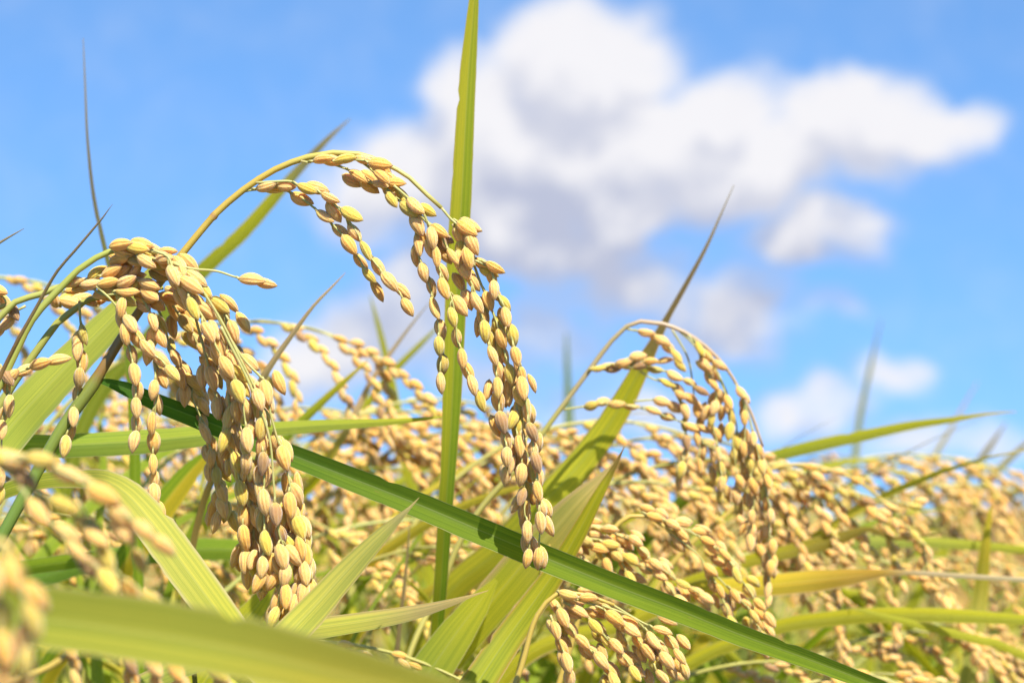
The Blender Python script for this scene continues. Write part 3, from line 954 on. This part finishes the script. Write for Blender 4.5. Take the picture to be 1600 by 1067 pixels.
traced_blade(L, [(900, 1160, 0.410, 30), (750, 1108, 0.420, 60), (620, 1075, 0.425, 80), (500, 1046, 0.430, 96), (380, 1018, 0.435, 108), (250, 994, 0.440, 112), (120, 975, 0.445, 108), (0, 962, 0.450, 100), (-150, 965, 0.460, 80)],
             [(0, OLIVE), (.3, (.40, .34, .05)), (.6, (.39, .38, .06)), (1, (.36, .38, .06))], "wide blurred green leaf lying across the lower left foreground", tilt=.25, fold=-.42, edge=(.46, (.42, .40, .10)))
traced_blade(L, [(470, 1110, .64, 30), (400, 1035, .65, 52), (345, 962, .655, 58), (292, 890, .66, 62), (236, 815, .665, 60), (198, 772, .67, 50), (168, 752, .675, 36), (120, 748, .69, 28), (60, 752, .70, 26), (-20, 780, .71, 24)],
             [(0, YG), (.5, PALE), (1, (.45, .48, .07))], "pale leaf bent sharply over its middle, below the thin dangling strands", tilt=-.15, fold=.12, edge=(.44, (.6, .52, .3)))
traced_blade(L, [(245, 405, .745, 2), (225, 440, .745, 22), (195, 478, .745, 40), (160, 515, .745, 52), (115, 560, .745, 58), (65, 612, .745, 66), (15, 668, .745, 72), (-50, 750, .74, 76)],
             [(0, PALE), (.3, (.52, .53, .11)), (1, (.46, .50, .09))], "broad pale green leaf slanting up behind the thin strands at left", tilt=.2, fold=.25,
             edge=(.44, (.5, .5, .2)))
traced_blade(L, [(700, 650, .80, 2), (630, 657, .795, 10), (560, 661, .79, 17), (500, 664, .785, 22), (440, 668, .78, 26), (340, 677, .77, 36), (220, 688, .765, 44), (100, 695, .76, 42), (-40, 702, .755, 36)],
             [(0, YG), (.3, (.38, .42, .06)), (1, (.26, .36, .05))], "level green leaf running behind the dark blade and the dangling strands", tilt=.2, fold=.5)
traced_blade(L, [(130, 60, 0.84, 1.125), (133, 130, 0.84, 3), (137, 220, 0.84, 4.5), (147, 310, 0.84, 6.75), (162, 380, 0.84, 8.25), (182, 460, 0.84, 10.5), (200, 545, 0.84, 14.25), (209, 640, 0.84, 18.75), (212, 760, 0.84, 21)],
             [(0, GREY), (.35, (.22, .18, .13)), (.55, (.22, .22, .06)), (.8, MIDG), (1, MIDG)], "thin needle of a leaf standing alone against the sky at upper left", tilt=.1, fold=.5)
traced_blade(L, [(176, 319, 0.672, 0.85), (160, 341, 0.672, 4.25), (144, 360, 0.672, 5.95), (116, 393, 0.672, 6.8), (90, 423, 0.672, 7.65), (57, 480, 0.672, 8.925), (30, 528, 0.67, 10.2), (5, 578, 0.67, 11.05), (-30, 660, 0.66, 11.9)],
             [(0, (.30, .22, .16)), (.4, (.27, .19, .11)), (.8, (.28, .16, .07)), (1, (.22, .12, .05))], "brown rolled dry leaf leaning right in front of the left ears", tilt=0, fold=.9, category="dry leaf")
traced_blade(L, [(38, 357, .70, .8), (22, 366, .70, 3), (0, 379, .70, 5), (-50, 410, .70, 8), (-120, 480, .70, 10)], [(0, GREY), (1, PINK)], "tiny grey leaf tip poking in at the left edge against blue sky", fold=.6, category="dry leaf")
traced_blade(L, [(547, 186, .98, 1.5), (520, 210, .98, 7), (490, 240, .98, 12), (455, 278, .98, 16), (420, 318, .98, 20), (380, 363, .98, 23), (335, 405, .98, 24), (300, 440, .98, 26), (240, 520, .98, 28)],
             [(0, GREY), (.18, (.30, .25, .13)), (.4, OLIVE), (1, (.23, .27, .03))], "blurred olive leaf slanting up right behind the arching stem", tilt=.1, fold=.2)
traced_blade(L, [(1588, 643, .98, 1.5), (1540, 647, .98, 5), (1490, 655, .98, 10), (1420, 665, .98, 15), (1350, 680, .98, 19), (1280, 695, .98, 21), (1200, 716, .98, 20), (1100, 755, .98, 20), (1000, 850, 1.0, 22)],
             [(0, YELLOW), (.2, OLIVE), (1, (.20, .28, .03))], "olive leaf stretching level to the right against the sky", tilt=.1, fold=.3)
traced_blade(L, [(1700, 912, 0.8686, 3), (1600, 905, 0.8674, 9), (1500, 899, 0.8662, 9), (1420, 894, 0.8686, 9), (1375, 895, 0.8668, 14), (1330, 900, 0.865, 30), (1270, 906, 0.8668, 40), (1180, 915, 0.8674, 38), (1080, 925, 0.8662, 36), (980, 970, 0.865, 30)],
             [(0, (.62, .52, .40)), (.36, (.62, .48, .36)), (.46, (.46, .28, .05)), (.7, YELLOW), (1, OLIVE)], "yellow-orange leaf whose dry white tip runs level to the right edge", tilt=.2, fold=.45, edge=(.40, (.55, .40, .25), 1))
traced_blade(L, [(540, 426, .78, 1), (520, 447, .78, 4), (490, 478, .78, 6), (455, 525, .78, 9), (428, 563, .78, 11), (410, 592, .78, 13), (380, 660, .79, 14)],
             [(0, PINK), (.5, (.52, .36, .24)), (1, (.40, .26, .10))], "dry pinkish leaf tip just right of the dense ear, leaning right", fold=.5, category="dry leaf")
traced_blade(L, [(670, 474, .93, 1), (645, 505, .93, 4), (615, 545, .93, 7), (585, 588, .93, 9), (565, 625, .93, 11), (545, 665, .93, 13), (500, 740, .95, 14)],
             [(0, GREY), (.5, PINK), (.8, (.45, .36, .12)), (1, OLIVE)], "dry grey-pink leaf leaning right, left of the upright leaf", fold=.4, category="dry leaf")
traced_blade(L, [(690, 505, 1.05, 2), (655, 540, 1.05, 9), (620, 575, 1.05, 12), (590, 610, 1.05, 14), (555, 655, 1.05, 15), (500, 730, 1.06, 16)], [(0, OLIVE), (1, YG)], "blurred green leaf crossing the dry grey-pink one", fold=.3)
traced_blade(L, [(578, 462, 1.1, 1.5), (590, 505, 1.1, 8), (600, 545, 1.1, 11), (610, 590, 1.1, 14), (622, 650, 1.1, 18), (640, 740, 1.1, 20)], [(0, OLIVE), (1, YG)], "blurred pale green leaf leaning left, crossing behind the dry grey-pink one", fold=.3)
traced_blade(L, [(575, 563, .90, 1.5), (545, 590, .90, 8), (515, 617, .90, 12), (485, 645, .90, 15), (440, 690, .9, 16)], [(0, YELLOW), (.3, OLIVE), (1, MIDG)], "short green leaf tip between the dry leaves, leaning right above the level leaf", fold=.35)
traced_blade(L, [(324, 708, .86, 12), (305, 728, .86, 26), (280, 758, .86, 38), (250, 798, .86, 44), (215, 850, .86, 46), (150, 950, .87, 40)], [(0, MIDG), (1, MIDG)], "leaf half green and half bright yellow behind the dark dangling strand",
             tilt=.1, fold=.2, stops2=[(0, YELLOW), (1, (.55, .40, .03))], split=.45)
traced_blade(L, [(1480, 832, 0.9218, 1.5), (1390, 840, 0.9224, 7), (1360, 826, 0.9212, 8), (1320, 838, 0.9224, 20), (1280, 850, 0.9236, 26), (1230, 862, 0.923, 24), (1130, 890, 0.9218, 22)], [(0, BROWN), (.4, (.28, .22, .04)), (1, OLIVE)], "brown-edged olive leaf pointing right above the yellow-orange leaf", fold=.35)
traced_blade(L, [(1548, 790, 0.9806, 4), (1540, 850, 0.98, 16), (1532, 930, 0.9836, 26), (1522, 1000, 0.9818, 30), (1512, 1080, 0.98, 32)], [(0, YELLOW), (1, (.48, .46, .14))], "upright pale yellow leaf near the lower right corner", fold=.2)
traced_blade(L, [(1680, 868, 0.99, 6), (1590, 858, 0.9906, 14), (1500, 850, 0.9912, 18), (1400, 846, 0.99, 20), (1300, 852, 0.993, 22), (1180, 880, 0.9924, 22)], [(0, YG), (1, (.40, .44, .12))], "level pale green leaf running right, behind the upright pale yellow one", fold=.3)
traced_blade(L, [(1700, 975, 0.9036, 6), (1600, 968, 0.9024, 18), (1500, 962, 0.9012, 24), (1400, 960, 0.9, 26), (1300, 966, 0.903, 26), (1200, 985, 0.9018, 24)], [(0, YG), (1, OLIVE)], "level green leaf low at right, beneath the dry white tip", fold=.3)
traced_blade(L, [(775, 905, .79, 8), (745, 945, .79, 40), (715, 985, .79, 56), (680, 1035, .79, 66), (640, 1095, .79, 70)], [(0, YG), (1, (.30, .36, .06))], "broad yellow-green leaf rising right beside the pale short one, low in the middle", tilt=.2, fold=.2)
traced_blade(L, [(640, 820, .85, 2), (636, 870, .85, 6), (630, 930, .85, 9), (622, 1000, .85, 11), (615, 1080, .85, 12)], [(0, (.36, .26, .16)), (1, (.30, .22, .13))], "thin brown dry stalk of a leaf standing upright below the dark blade", fold=.8, category="dry leaf")
traced_blade(L, [(885, 520, 1.7, 2), (886, 570, 1.7, 9), (888, 620, 1.7, 13), (890, 690, 1.7, 16), (894, 800, 1.7, 18)], [(0, (.25, .30, .14)), (1, MIDG)], "faint upright leaf far behind, left of the arching grey stalk", fold=.3)
traced_blade(L, [(1377, 500, 1.8, 2), (1363, 560, 1.8, 6), (1350, 620, 1.8, 9), (1340, 680, 1.8, 11), (1330, 780, 1.8, 13)], [(0, (.30, .30, .2)), (1, OLIVE)], "faint thin leaf far behind, rising above the level olive leaf", fold=.3)
traced_blade(L, [(1528, 596, 1.5, 1.5), (1505, 635, 1.5, 4), (1480, 680, 1.5, 7), (1450, 730, 1.5, 10), (1400, 820, 1.5, 12)], [(0, PINK), (1, YG)], "faint dry pink leaf crossing the tip of the level olive leaf", fold=.3, category="dry leaf")
traced_blade(L, [(1572, 660, 1.4, 2), (1545, 700, 1.4, 10), (1515, 740, 1.4, 14), (1480, 790, 1.4, 16), (1440, 860, 1.4, 18)], [(0, GREY), (.5, (.38, .32, .18)), (1, YG)], "blurred grey leaf leaning right near the right edge", fold=.3, category="dry leaf")
traced_blade(L, [(1640, 660, 1.3, 2), (1590, 705, 1.3, 10), (1545, 750, 1.3, 14), (1505, 800, 1.3, 18), (1470, 870, 1.3, 20)], [(0, GREY), (.4, (.42, .36, .2)), (1, YG)], "blurred pale leaf leaning out over the right edge", fold=.3)
traced_blade(L, [(120, 880, .80, 1.5), (180, 868, .80, 20), (100, 878, .81, 26), (20, 890, .82, 26), (-60, 905, .83, 24)][1:], [(0, MIDG), (1, MIDG)], "dark green leaf lying level behind the blurred drooping ear", fold=.4)
traced_blade(L, [(500, 880, .88, 2), (450, 868, .88, 22), (390, 860, .88, 34), (310, 858, .88, 38), (220, 866, .88, 36), (100, 890, .88, 34)], [(0, MIDG), (1, (.16, .27, .04))], "mid green level leaf behind the bent pale leaf and the dense ear", fold=.35)
traced_blade(L, [(432, 905, .78, 4), (410, 935, .78, 28), (380, 975, .78, 46), (350, 1020, .78, 56), (310, 1080, .78, 60)], [(0, YG), (1, YG)], "yellow-green leaf fan under the tip of the dense ear", fold=.3)
traced_blade(L, [(272, 812, .74, 5), (278, 835, .74, 8), (285, 862, .74, 9), (292, 900, .74, 10), (296, 960, .74, 11)], [(0, BROWN), (1, (.2, .18, .05))], "little brown leaf stub standing behind the bent pale leaf", fold=.7, category="dry leaf")

# ------------------------------------------------------------------ ears and leaves of the field behind
def ear_sim(rng, height):
    """one ripe ear in its own plane: a rachis that rises and nods over towards +x, with strands hanging from it"""
    lean = rng.uniform(0.02, 0.10)
    pts = [Vector((-height * lean * 0.9, 0, 0)), Vector((-height * lean * 0.55, rng.uniform(-.01, .01), height * 0.45)), Vector((0, 0, height - 0.13))]
    ang, s = R(rng.uniform(8, 20)), 0.0
    p = pts[-1].copy()
    total = rng.uniform(0.23, 0.27)
    top = R(rng.uniform(135, 172))
    pw = rng.uniform(0.9, 1.5)
    rach = []
    n = 40
    for i in range(n):
        t = i / (n - 1)
        a = ang + (top - ang) * (t ** pw) ** 0.9
        rach.append((p.copy(), a, t))
        p = p + Vector((math.sin(a), rng.uniform(-.1, .1) * .3, math.cos(a))) * (total / n)
    strands = []
    for k, t0 in enumerate((.36, .44, .52, .60, .68, .78)):
        i = int(t0 * (n - 1))
        q, a, _ = rach[i]
        q = q.copy()
        az = rng.uniform(-0.5, 0.5)
        length = (0.098 - 0.055 * (t0 - .36) / .44) * rng.uniform(0.8, 1.15)
        end = R(rng.uniform(150, 178))
        bare = length * rng.uniform(.1, .25)
        path = []
        m = 24
        for j in range(m):
            tt = j / (m - 1)
            aa = a - 0.15 + (end - a + .15) * min(1, tt * 1.25) ** 0.8
            path.append(q.copy())
            q = q + Vector((math.sin(aa) * math.cos(az), math.sin(aa) * math.sin(az), math.cos(aa))) * (length / m)
        strands.append((path, bare, length))
    strands.append(([r[0] for r in rach[int(.74 * n):]], 0.004, total * .26))
    return pts[:2] + [r[0] for r in rach], strands


def ear_proto(seed, height, nu=10, nv=8, parts=True):
    rng = random.Random(seed)
    stem, strands = ear_sim(rng, height)
    out = []
    st = Mesh()
    g_ = rng.random()
    top = (0.42 - .08 * g_, 0.36, 0.09)
    c, e = spline(stem, 0.010, [(0.0021, .20, .20, .06), (0.0017, .27, .29, .06)] + [(0.0012 - 0.0009 * i / 40,) + top for i in range(len(stem) - 2)])
    st.tube(c, [x[0] for x in e], [x[1:] for x in e], 6)
    out.append(("stem", st.mesh("stem", [M_STEM]) if parts else st))
    gl = 0.0072
    for path, bare, length in strands:
        b_ = Mesh()
        b_.tube(path, [0.0004] * len(path), [RACHILLA] * len(path), 4, 1)
        d_, i = bare, 0
        seg = length / (len(path) - 1)
        side = rng.choice((-1, 1))
        while d_ < length:
            j = min(len(path) - 2, int(d_ / seg))
            tg = (path[j + 1] - path[j]).normalized()
            pos = path[j] + tg * (d_ - j * seg)
            sv = tg.cross(Vector((0, 1, 0)))
            if sv.length < .1:
                sv = tg.cross(Vector((1, 0, 0)))
            sv.normalize()
            dr = (tg + sv * 0.22 * side + Vector((0, 1, 0)) * rng.uniform(-.22, .22)).normalized()
            sc = gl * rng.uniform(.92, 1.08)
            b_.grain(Matrix.Translation(pos + dr * 0.0004) @ frame(dr, rng.uniform(0, 6.28)).to_4x4() @ Matrix.Scale(sc, 4), nu, nv, 0, rng.random(), rng.randrange(5))
            side = -side
            d_ += gl * rng.uniform(.46, .60)
        out.append(("grain_branch", b_.mesh("grain_branch", [M_GRAIN, M_STEM]) if parts else b_))
    return out


N_EARS = 12
protos = [ear_proto(100 + i, 0.955 + 0.006 * (i % 5)) for i in range(N_EARS)]


def place_ear(k, loc, rz, sc=1.0):
    root = empty("rice_ear", loc)
    root.rotation_euler = (0, 0, rz)
    root.scale = (1, 1, sc)
    for nm, me in protos[k % N_EARS]:
        o_ = bpy.data.objects.new(nm, me)
        o_.parent = root
        scene.collection.objects.link(o_)
    return root


def leaf_proto(seed):
    rng = random.Random(seed)
    ln = rng.uniform(0.36, 0.52)
    z0 = rng.uniform(0.50, 0.62)
    a0, a1 = R(rng.uniform(8, 30)), R(rng.uniform(25, 125))
    p = Vector((0, 0, z0))
    pts = [Vector((-.02, 0, 0)), Vector((-.008, 0, z0 * .5))]
    n = 22
    for i in range(n + 1):
        t = i / n
        a = a0 + (a1 - a0) * t ** 1.6
        pts.append(p.copy())
        p = p + Vector((math.sin(a), rng.uniform(-.12, .12), math.cos(a))) * (ln / n)
    kind = seed % 7
    wmax = rng.uniform(0.0065, 0.0115) * (.35 if kind == 6 else 1)
    ex = [(0.004, 0)] * 2 + [(wmax * (0.5 + 0.5 * min(1, i / 5)) * max(0.03, 1 - (i / n) ** 2.4), 0) for i in range(n + 1)]
    c, e = spline(pts, 0.012, ex)
    tw = rng.uniform(-1.2, 1.2)
    tw0 = rng.uniform(0, 6.28)
    sides = [Vector((math.sin(tw0 * 0 + tw * i / len(c) + tw0), math.cos(tw * i / len(c) + tw0), 0.15)) for i in range(len(c))]
    base = [MIDG, YG, OLIVE, (.46, .48, .07), (.26, .36, .03), YG, (.44, .33, .16)][kind]
    mid = [(.28, .36, .035), YG, (.42, .38, .03), PALE, (.30, .38, .03), (.56, .45, .05), PINK][kind]
    tipc = [OLIVE, TAN, BROWN, (.5, .44, .16), OLIVE, (.5, .32, .06), GREY][kind]
    stops = [(0, (.22, .24, .06)), (.45, base), (.78, mid), (.92, mid), (1, tipc)]
    mb = Mesh()
    ribbon(mb, c, [x[0] for x in e], sides, rng.uniform(.15, .45), lambda t_, u_: colour_at(stops, t_), 6, 0, .03, rng)
    return mb.mesh("rice_leaf", [M_LEAF]), kind, max(q.z for q in c)


N_LEAVES = 21
leaf_protos = [leaf_proto(300 + i) for i in range(N_LEAVES)]

rngf = random.Random(77)
field_ears, field_leaves = [], []


def canopy(px):
    """how high above the camera (metres) the field of ears tops out, by column of the photograph"""
    return float(np.interp(px, [0, 400, 560, 700, 850, 1000, 1200, 1350, 1480, 1600], [.052, .052, .044, .042, .030, .036, .026, .026, .018, .006]))


def scatter(n, d0, d1, mind):
    pts = []
    tries = 0
    while len(pts) < n and tries < n * 60:
        tries += 1
        d = math.sqrt(rngf.uniform(d0 * d0, d1 * d1))
        px = rngf.uniform(-130, 1730)
        x = (px - 800) * K * d
        if all((x - q[0]) ** 2 + (d - q[1]) ** 2 > mind * mind for q in pts):
            pts.append((x, d, px))
    return pts


spots = scatter(15, 1.25, 1.65, .08) + scatter(32, 1.65, 2.35, .08)
for (x, y, px) in spots:
    k = rngf.randrange(N_EARS)
    # the nodding apex of this prototype
    stem_me = protos[k][0][1]
    top = max(v.co.z for v in stem_me.vertices)
    want = CAM_Z + canopy(px) * min(1.15, .5 + .5 * y) - .075 * rngf.random() ** 1.5 + .004
    rz = rngf.choice((0, 0, 0, 0, math.pi)) + rngf.uniform(-1.1, 1.1)
    root = place_ear(k, (x - 0.04 * math.cos(rz), y - 0.04 * math.sin(rz), 0), rz, want / top)
    field_ears.append((root, x, y, want, rz))

AIMED = [(388, 500, .93, 0), (480, 635, 1.0, .5), (560, 665, 1.02, -.3), (615, 640, 1.0, .1), (655, 655, 1.06, 2.9), (695, 622, 1.02, .3), (760, 665, 1.0, -.4),
         (880, 700, 1.02, .3), (960, 655, .95, .1), (1040, 680, .97, -.3), (1110, 715, .95, -.2), (995, 750, .92, .4),
         (1330, 730, 1.12, -.3), (1410, 708, 1.18, .1), (1500, 755, 1.25, .2), (1570, 800, 1.3, -.2), (1260, 850, .95, .3),
         (1480, 870, 1.08, -.2), (1420, 985, .97, .3), (1560, 960, 1.05, 0), (1230, 1030, .88, -.2),
         (640, 810, .95, .3), (710, 850, .90, -.3), (330, 780, .95, -.3), (90, 800, .95, .1), (120, 600, 1.12, .2), (185, 645, 1.05, -.2), (300, 650, 1.08, .3), (235, 612, 1.2, 0),
         (-10, 430, .98, .5), (40, 660, 1.0, .2), (500, 1000, .80, -.2), (1360, 1050, .88, .2)]
for px, py, d, rz in AIMED:
    k = rngf.randrange(N_EARS)
    me = protos[k][0][1]
    apex = max(me.vertices, key=lambda v: v.co.z).co
    p = at(px, py, d)
    sc = p.z / apex.z
    root = place_ear(k, (p.x - apex.x * math.cos(rz), p.y - apex.x * math.sin(rz), 0), rz, sc)
    field_ears.append((root, p.x, p.y, p.z, rz))

LOW = [q for q in scatter(70, .80, 1.06, .012) if q[2] < 1000]
for (x, y, px) in LOW + [q for q in scatter(150, .88, 1.3, .013) if q[2] < 1150 or q[1] > .98] + scatter(55, 1.3, 2.4, .028):
    k = rngf.randrange(N_LEAVES)
    me, kind, top = leaf_protos[k]
    want = CAM_Z + canopy(px) * .95 - .07 * rngf.random() ** 1.3 + (rngf.uniform(0, .035) if rngf.random() < .12 and px < 1050 else 0)
    if (x, y, px) in LOW:
        want -= rngf.uniform(.0, .05)
    o_ = bpy.data.objects.new("rice_leaf", me)
    rz = rngf.uniform(0, 6.283)
    if y < 1.15 and math.sin(rz) < 0:       # near blades lean away from the lens, not across the ears in focus
        rz = -rz
    o_.location = (x - .05 * math.cos(rz), y - .05 * math.sin(rz), 0)
    o_.rotation_euler = (0, 0, rz)
    o_.scale = (1, 1, want / top)
    scene.collection.objects.link(o_)
    field_leaves.append((o_, x, y, want, rz, kind))

# single blades lying through the ears of the middle distance
rb = random.Random(41)
for i in range(30):
    px, py, d = rb.uniform(560, 1620), rb.uniform(745, 1030), rb.uniform(.87, 1.12)
    ang_, ln_, wd_ = R(rb.choice((rb.uniform(12, 40), rb.uniform(40, 72), rb.uniform(150, 170), rb.uniform(105, 150)))), rb.uniform(150, 330), rb.uniform(9, 22)
    sag = rb.uniform(.0, .35)
    kk = rb.choice((1, 1, 3, 5, 0, 6))
    cc = {0: MIDG, 1: YG, 3: PALE, 5: (.56, .45, .05), 6: TAN}[kk]
    tipc_ = {0: OLIVE, 1: TAN, 3: (.5, .44, .16), 5: (.5, .32, .06), 6: PINK}[kk]
    if kk == 6:
        wd_ *= .4
    bp = []
    for j in range(8):
        q = j / 7
        bp.append((px - math.cos(ang_) * ln_ * q, py + math.sin(ang_) * ln_ * q + sag * ln_ * (q - .0) * q - sag * ln_ * q, d + .05 * q, max(1.0, wd_ * min(1, (q + .02) ** .6 * 1.3))))
    bl = traced_blade(L, bp, [(0, tipc_), (.10, cc), (1, cc)], "blade", tilt=rb.uniform(0, .4), fold=rb.uniform(.15, .45), seed=60 + i)
    pt = at(px, py, d)
    field_leaves.append((bl, pt.x, pt.y, pt.z, 0 if math.cos(ang_) > 0 else math.pi, kk))

# the rest of the field, to the horizon: nobody could count it
far_sources = []
for i in range(5):
    parts_ = ear_proto(500 + i, 0.93, 6, 4, False)
    far_sources.append(parts_)


def far_field():
    V, F, UV, T, C, MI = [], [], [], [], [], []
    off = 0
    src = []
    for parts_ in far_sources:
        v_, f_, u_, t_, c_, m_ = [], [], [], [], [], []
        o_ = 0
        for nm, mb in parts_:
            v_.append(np.array(mb.v))
            u_ += mb.uv
            t_ += mb.tone
            c_ += mb.col
            f_ += [tuple(i + o_ for i in q) for q in mb.f]
            m_ += [1 if nm == "stem" else i for i in mb.mi]
            o_ += len(mb.v)
        src.append((np.concatenate(v_), f_, u_, t_, c_, m_))
    rr = random.Random(5)
    spots = []
    for i in range(420):
        y = 2.35 + (rr.random() ** 1.7) * 7.5
        spots.append((rr.uniform(-.30, .30) * y, y))
    for x, y in spots:
        v_, f_, u_, t_, c_, m_ = src[rr.randrange(len(src))]
        a = rr.uniform(0, 6.283)
        ca, sa = math.cos(a), math.sin(a)
        M = np.array([[ca, sa, 0], [-sa, ca, 0], [0, 0, rr.uniform(.945, 1.0)]])
        V.append(v_ @ M + np.array([x, y, 0]))
        F += [tuple(i + off for i in q) for q in f_]
        UV += u_
        dt = rr.random()
        T += [q + dt for q in t_]
        C += c_
        MI += m_
        off += len(v_)
    me = bpy.data.meshes.new("rice_field")
    me.from_pydata(np.concatenate(V).tolist(), [], F)
    me.materials.append(M_GRAIN)
    me.materials.append(M_STEM)
    me.polygons.foreach_set('material_index', MI)
    me.polygons.foreach_set('use_smooth', [True] * len(F))
    li = np.empty(len(me.loops), dtype=np.int32)
    me.loops.foreach_get('vertex_index', li)
    me.uv_layers.new(name="UVMap").data.foreach_set('uv', np.array(UV, dtype=np.float32)[li].ravel())
    me.color_attributes.new("col", 'FLOAT_COLOR', 'POINT').data.foreach_set('color', np.array(C, dtype=np.float32).ravel())
    me.attributes.new("tone", 'FLOAT', 'POINT').data.foreach_set('value', np.array(T, dtype=np.float32))
    me.update()
    o_ = bpy.data.objects.new("rice_field", me)
    scene.collection.objects.link(o_)
    tag(o_, "far golden mass of ripe rice ears behind everything else", "rice field", kind='stuff')
    # blades among them
    mb = Mesh()
    for i in range(700):
        y = 2.4 + (rr.random() ** 1.6) * 9
        x = rr.uniform(-.30, .30) * y
        a = rr.uniform(0, 6.283)
        ln = rr.uniform(.18, .34)
        z = rr.uniform(.62, .72)
        p = Vector((x, y, z))
        an = R(rr.uniform(5, 30))
        pts = []
        for j in range(8):
            pts.append(p.copy())
            p = p + Vector((math.sin(an) * math.cos(a), math.sin(an) * math.sin(a), math.cos(an))) * (ln / 7)
            an += R(rr.uniform(2, 9))
        col = rr.choice((YG, OLIVE, MIDG, PALE, YELLOW))
        b0 = Vector((math.cos(a + 1.57), math.sin(a + 1.57), 0))
        ribbon(mb, pts, [.011 * max(.05, 1 - (j / 7) ** 2) for j in range(8)], [b0] * 8, .2, lambda t_, u_: col, 2, 0, 0, rr)
    lo = mb.build("rice_leaves", [M_LEAF])
    tag(lo, "far mass of green and yellow rice blades among the farthest ears", "rice field", kind='stuff')


far_field()

# distant paddies as one rolling canopy reaching the horizon
fm, t = new_mat("distant_rice_canopy")
tcg = t.n('ShaderNodeTexCoord')
n1 = t.noise(tcg.outputs['Object'], 9, 6, 0.7)
n2 = t.noise(tcg.outputs['Object'], 0.35, 3)
b = t.n('ShaderNodeBsdfPrincipled')
t.put(b.inputs['Base Color'], t.mix(n1, (.20, .22, .04, 1), t.mix(n2, (.50, .37, .13, 1), (.42, .36, .09, 1))))
b.inputs['Roughness'].default_value = 0.8
o = t.n('ShaderNodeOutputMaterial')
t.t.links.new(b.outputs[0], o.inputs[0])
cn = Mesh()
rows = []
ys = [8.5 * (1.16 ** i) for i in range(40)]
rr = random.Random(8)
for y in ys:
    row = []
    for i in range(121):
        q = (i / 120 * 2 - 1)
        row.append(cn.vert((q * (3 + y * .5), y, .85 + rr.uniform(-.03, .03))))
    rows.append(row)
for r1, r2 in zip(rows, rows[1:]):
    for i in range(120):
        cn.f.append((r1[i], r1[i + 1], r2[i + 1], r2[i]))
        cn.mi.append(0)
tag(cn.build("distant_field", [fm]), None, None, kind='structure')

# ------------------------------------------------------------------ labels of the field, by what stands beside each thing
MARKS = [("tall upright leaf", 706, 700), ("dense drooping ear", 400, 760), ("grey-stalked ear", 1000, 560), ("yellow-orange leaf", 1250, 906), ("level olive leaf", 1350, 690),
         ("needle-tipped leaf", 920, 780), ("bent pale leaf", 240, 820), ("short pale leaf", 640, 960), ("upright yellow leaf", 1530, 930), ("wide foreground leaf", 420, 1040),
         ("long thin ear", 1440, 850), ("level green leaf", 500, 664)]


def side_of(px, py):
    nm, mx, my = min(MARKS, key=lambda q: (q[1] - px) ** 2 + ((q[2] - py) * 1.3) ** 2)
    dx, dy = px - mx, py - my
    if abs(dx) > abs(dy):
        return ("right of " if dx > 0 else "left of ") + nm
    return ("below " if dy > 0 else "above ") + nm


ORD = ["", "second", "third", "fourth", "fifth", "sixth", "seventh", "eighth", "ninth", "tenth", "eleventh", "twelfth"]


def name_all(items, noun, category, group):
    buckets = {}
    for it in items:
        o_, x, y, z, rz = it[:5]
        px, py, d = to_px(Vector((x, y, z)))
        size = "large" if y < 1.2 else ("small blurred" if y < 1.65 else "tiny blurred")
        c = math.cos(rz)
        way = "nodding right" if c > .45 else ("nodding left" if c < -.45 else ("nodding away" if math.sin(rz) > 0 else "nodding forward"))
        if category == "leaf":
            way = way.replace("nodding", "leaning")
        buckets.setdefault((size, way, noun(it), side_of(px, py)), []).append((px, o_))
    for (size, way, kind, where), lst in buckets.items():
        lst.sort(key=lambda q: q[0])
        for i, (px, o_) in enumerate(lst):
            tail = "" if len(lst) == 1 else (", the leftmost" if i == 0 else ", %s from left" % ORD[min(i, 11)])
            tag(o_, f"{size} {kind} {way}, {where}{tail}", category, group)


name_all(field_ears, lambda it: "golden ear", "rice ear", "rice ears of the field behind")
LK = ["mid green leaf", "yellow-green leaf", "brown-tipped leaf", "pale leaf", "green leaf", "orange-tipped leaf", "dry straw"]
name_all([it for it in field_leaves], lambda it: LK[it[5]], "leaf", "rice leaves of the field behind")
